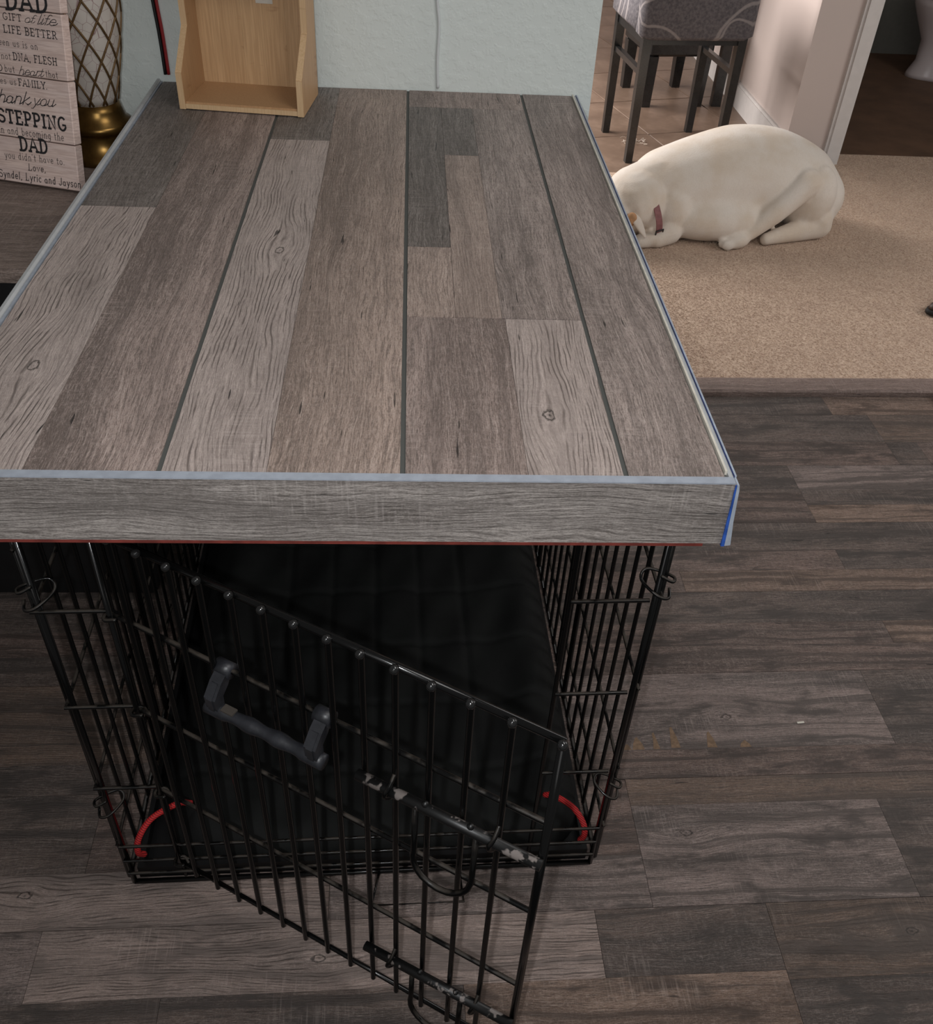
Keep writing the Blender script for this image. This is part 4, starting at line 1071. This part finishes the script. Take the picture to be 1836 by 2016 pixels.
# ------------------------------------------------------------------ toilet in the dim bathroom
m_por = plain('porcelain', (196, 186, 186), 0.2)
to = thing('toilet', 'white toilet pedestal in the dark bathroom doorway', 'toilet', (2.93, 5.36, 0.002))
def oval(rows, n=28):
    V = []; F = []
    for (cx, cy, rx, ry, z) in rows:
        for k in range(n):
            a = 2 * PI * k / n; V.append((cx + rx * math.cos(a), cy + ry * math.sin(a), z))
    for i in range(len(rows) - 1):
        for k in range(n):
            j = (k + 1) % n; F.append((i * n + k, i * n + j, (i + 1) * n + j, (i + 1) * n + k))
    F.append(tuple(range(n))[::-1]); F.append(tuple(range((len(rows) - 1) * n, len(rows) * n)))
    return V, F
V, F = oval([(0, 0, 0.25, 0.12, 0), (0, 0, 0.245, 0.118, 0.02), (0, 0, 0.215, 0.105, 0.08), (-0.02, 0, 0.20, 0.10, 0.18), (-0.05, 0, 0.225, 0.14, 0.28), (-0.06, 0, 0.25, 0.175, 0.35), (-0.06, 0, 0.255, 0.18, 0.39)])
obj('bowl', mesh('bowl', V, F, True), m_por, to)
V, F = oval([(-0.06, 0, 0.262, 0.188, 0.392), (-0.06, 0, 0.262, 0.188, 0.415), (-0.06, 0, 0.250, 0.176, 0.425)])
obj('seat', mesh('seat', V, F, True), m_por, to)
MB().bbox(0.20, 0.40, -0.20, 0.20, 0.38, 0.74, 0.02).build('tank', m_por, to, True)
MB().bbox(0.19, 0.41, -0.21, 0.21, 0.745, 0.775, 0.008).build('tank_lid', m_por, to)

# ------------------------------------------------------------------ odds and ends at the right edge
m_shoe = plain('brown_leather', (74, 58, 50), 0.5, 0, 40, 0.2); m_sole = plain('dark_rubber_sole', (30, 30, 28), 0.7)
sh = thing('shoe', 'dark brown shoe toe on the carpet at the right picture edge', 'shoe', (1.645, 2.650, 0.010), math.radians(8))
V, F = oval([(0.14, 0, 0.140, 0.045, 0.0), (0.14, 0, 0.143, 0.047, 0.008), (0.14, 0, 0.140, 0.045, 0.016)])
obj('sole', mesh('sole', V, F, True), m_sole, sh)
V, F = oval([(0.14, 0, 0.137, 0.043, 0.0165), (0.142, 0, 0.134, 0.042, 0.028), (0.155, 0, 0.118, 0.040, 0.040), (0.185, 0, 0.082, 0.036, 0.055), (0.205, 0, 0.060, 0.033, 0.085)])
obj('upper', mesh('upper', V, F, True), m_shoe, sh)
lb = plank('trim_board', 1.40, 1.95, 2.085, 2.150, 0.001, 0.016, ((190, 166, 154), (166, 142, 130), 0.0), None)
lb.location = (1.735, 2.085, 0.0095); lb.rotation_euler = (0, 0, math.radians(-14))
tag(lb, 'pale pinkish board offcut on the plank floor by the carpet edge', 'board')
# tuft of shed fur on the tiles
b = MB()
for k in range(26):
    a = random.uniform(0, 2 * PI); r = random.uniform(0, 0.05); x, y = r * 1.5 * math.cos(a), r * math.sin(a)
    b.tube(curve([(x, y, 0.001), (x + random.uniform(-.02, .02), y + random.uniform(-.02, .02), random.uniform(.004, .012)), (x + random.uniform(-.04, .04), y + random.uniform(-.03, .03), 0.002)], 3), 0.0009, 3)
tag(b.build('fur_tuft', m_fur, None, loc=(0.965, 4.16, 0.005)), 'small wisp of white fur on the tiles between chair legs', 'fur', kind='stuff')
# scrap on the plank floor
tag(MB().bbox(-0.007, 0.007, -0.002, 0.002, 0, 0.0012, 0.0004).build('paper_scrap', m_cream, None, loc=(0.735, 1.066, 0.0002), rot=(0, 0, 0.1)), 'tiny white scrap lying on the plank floor right of the crate', 'scrap')
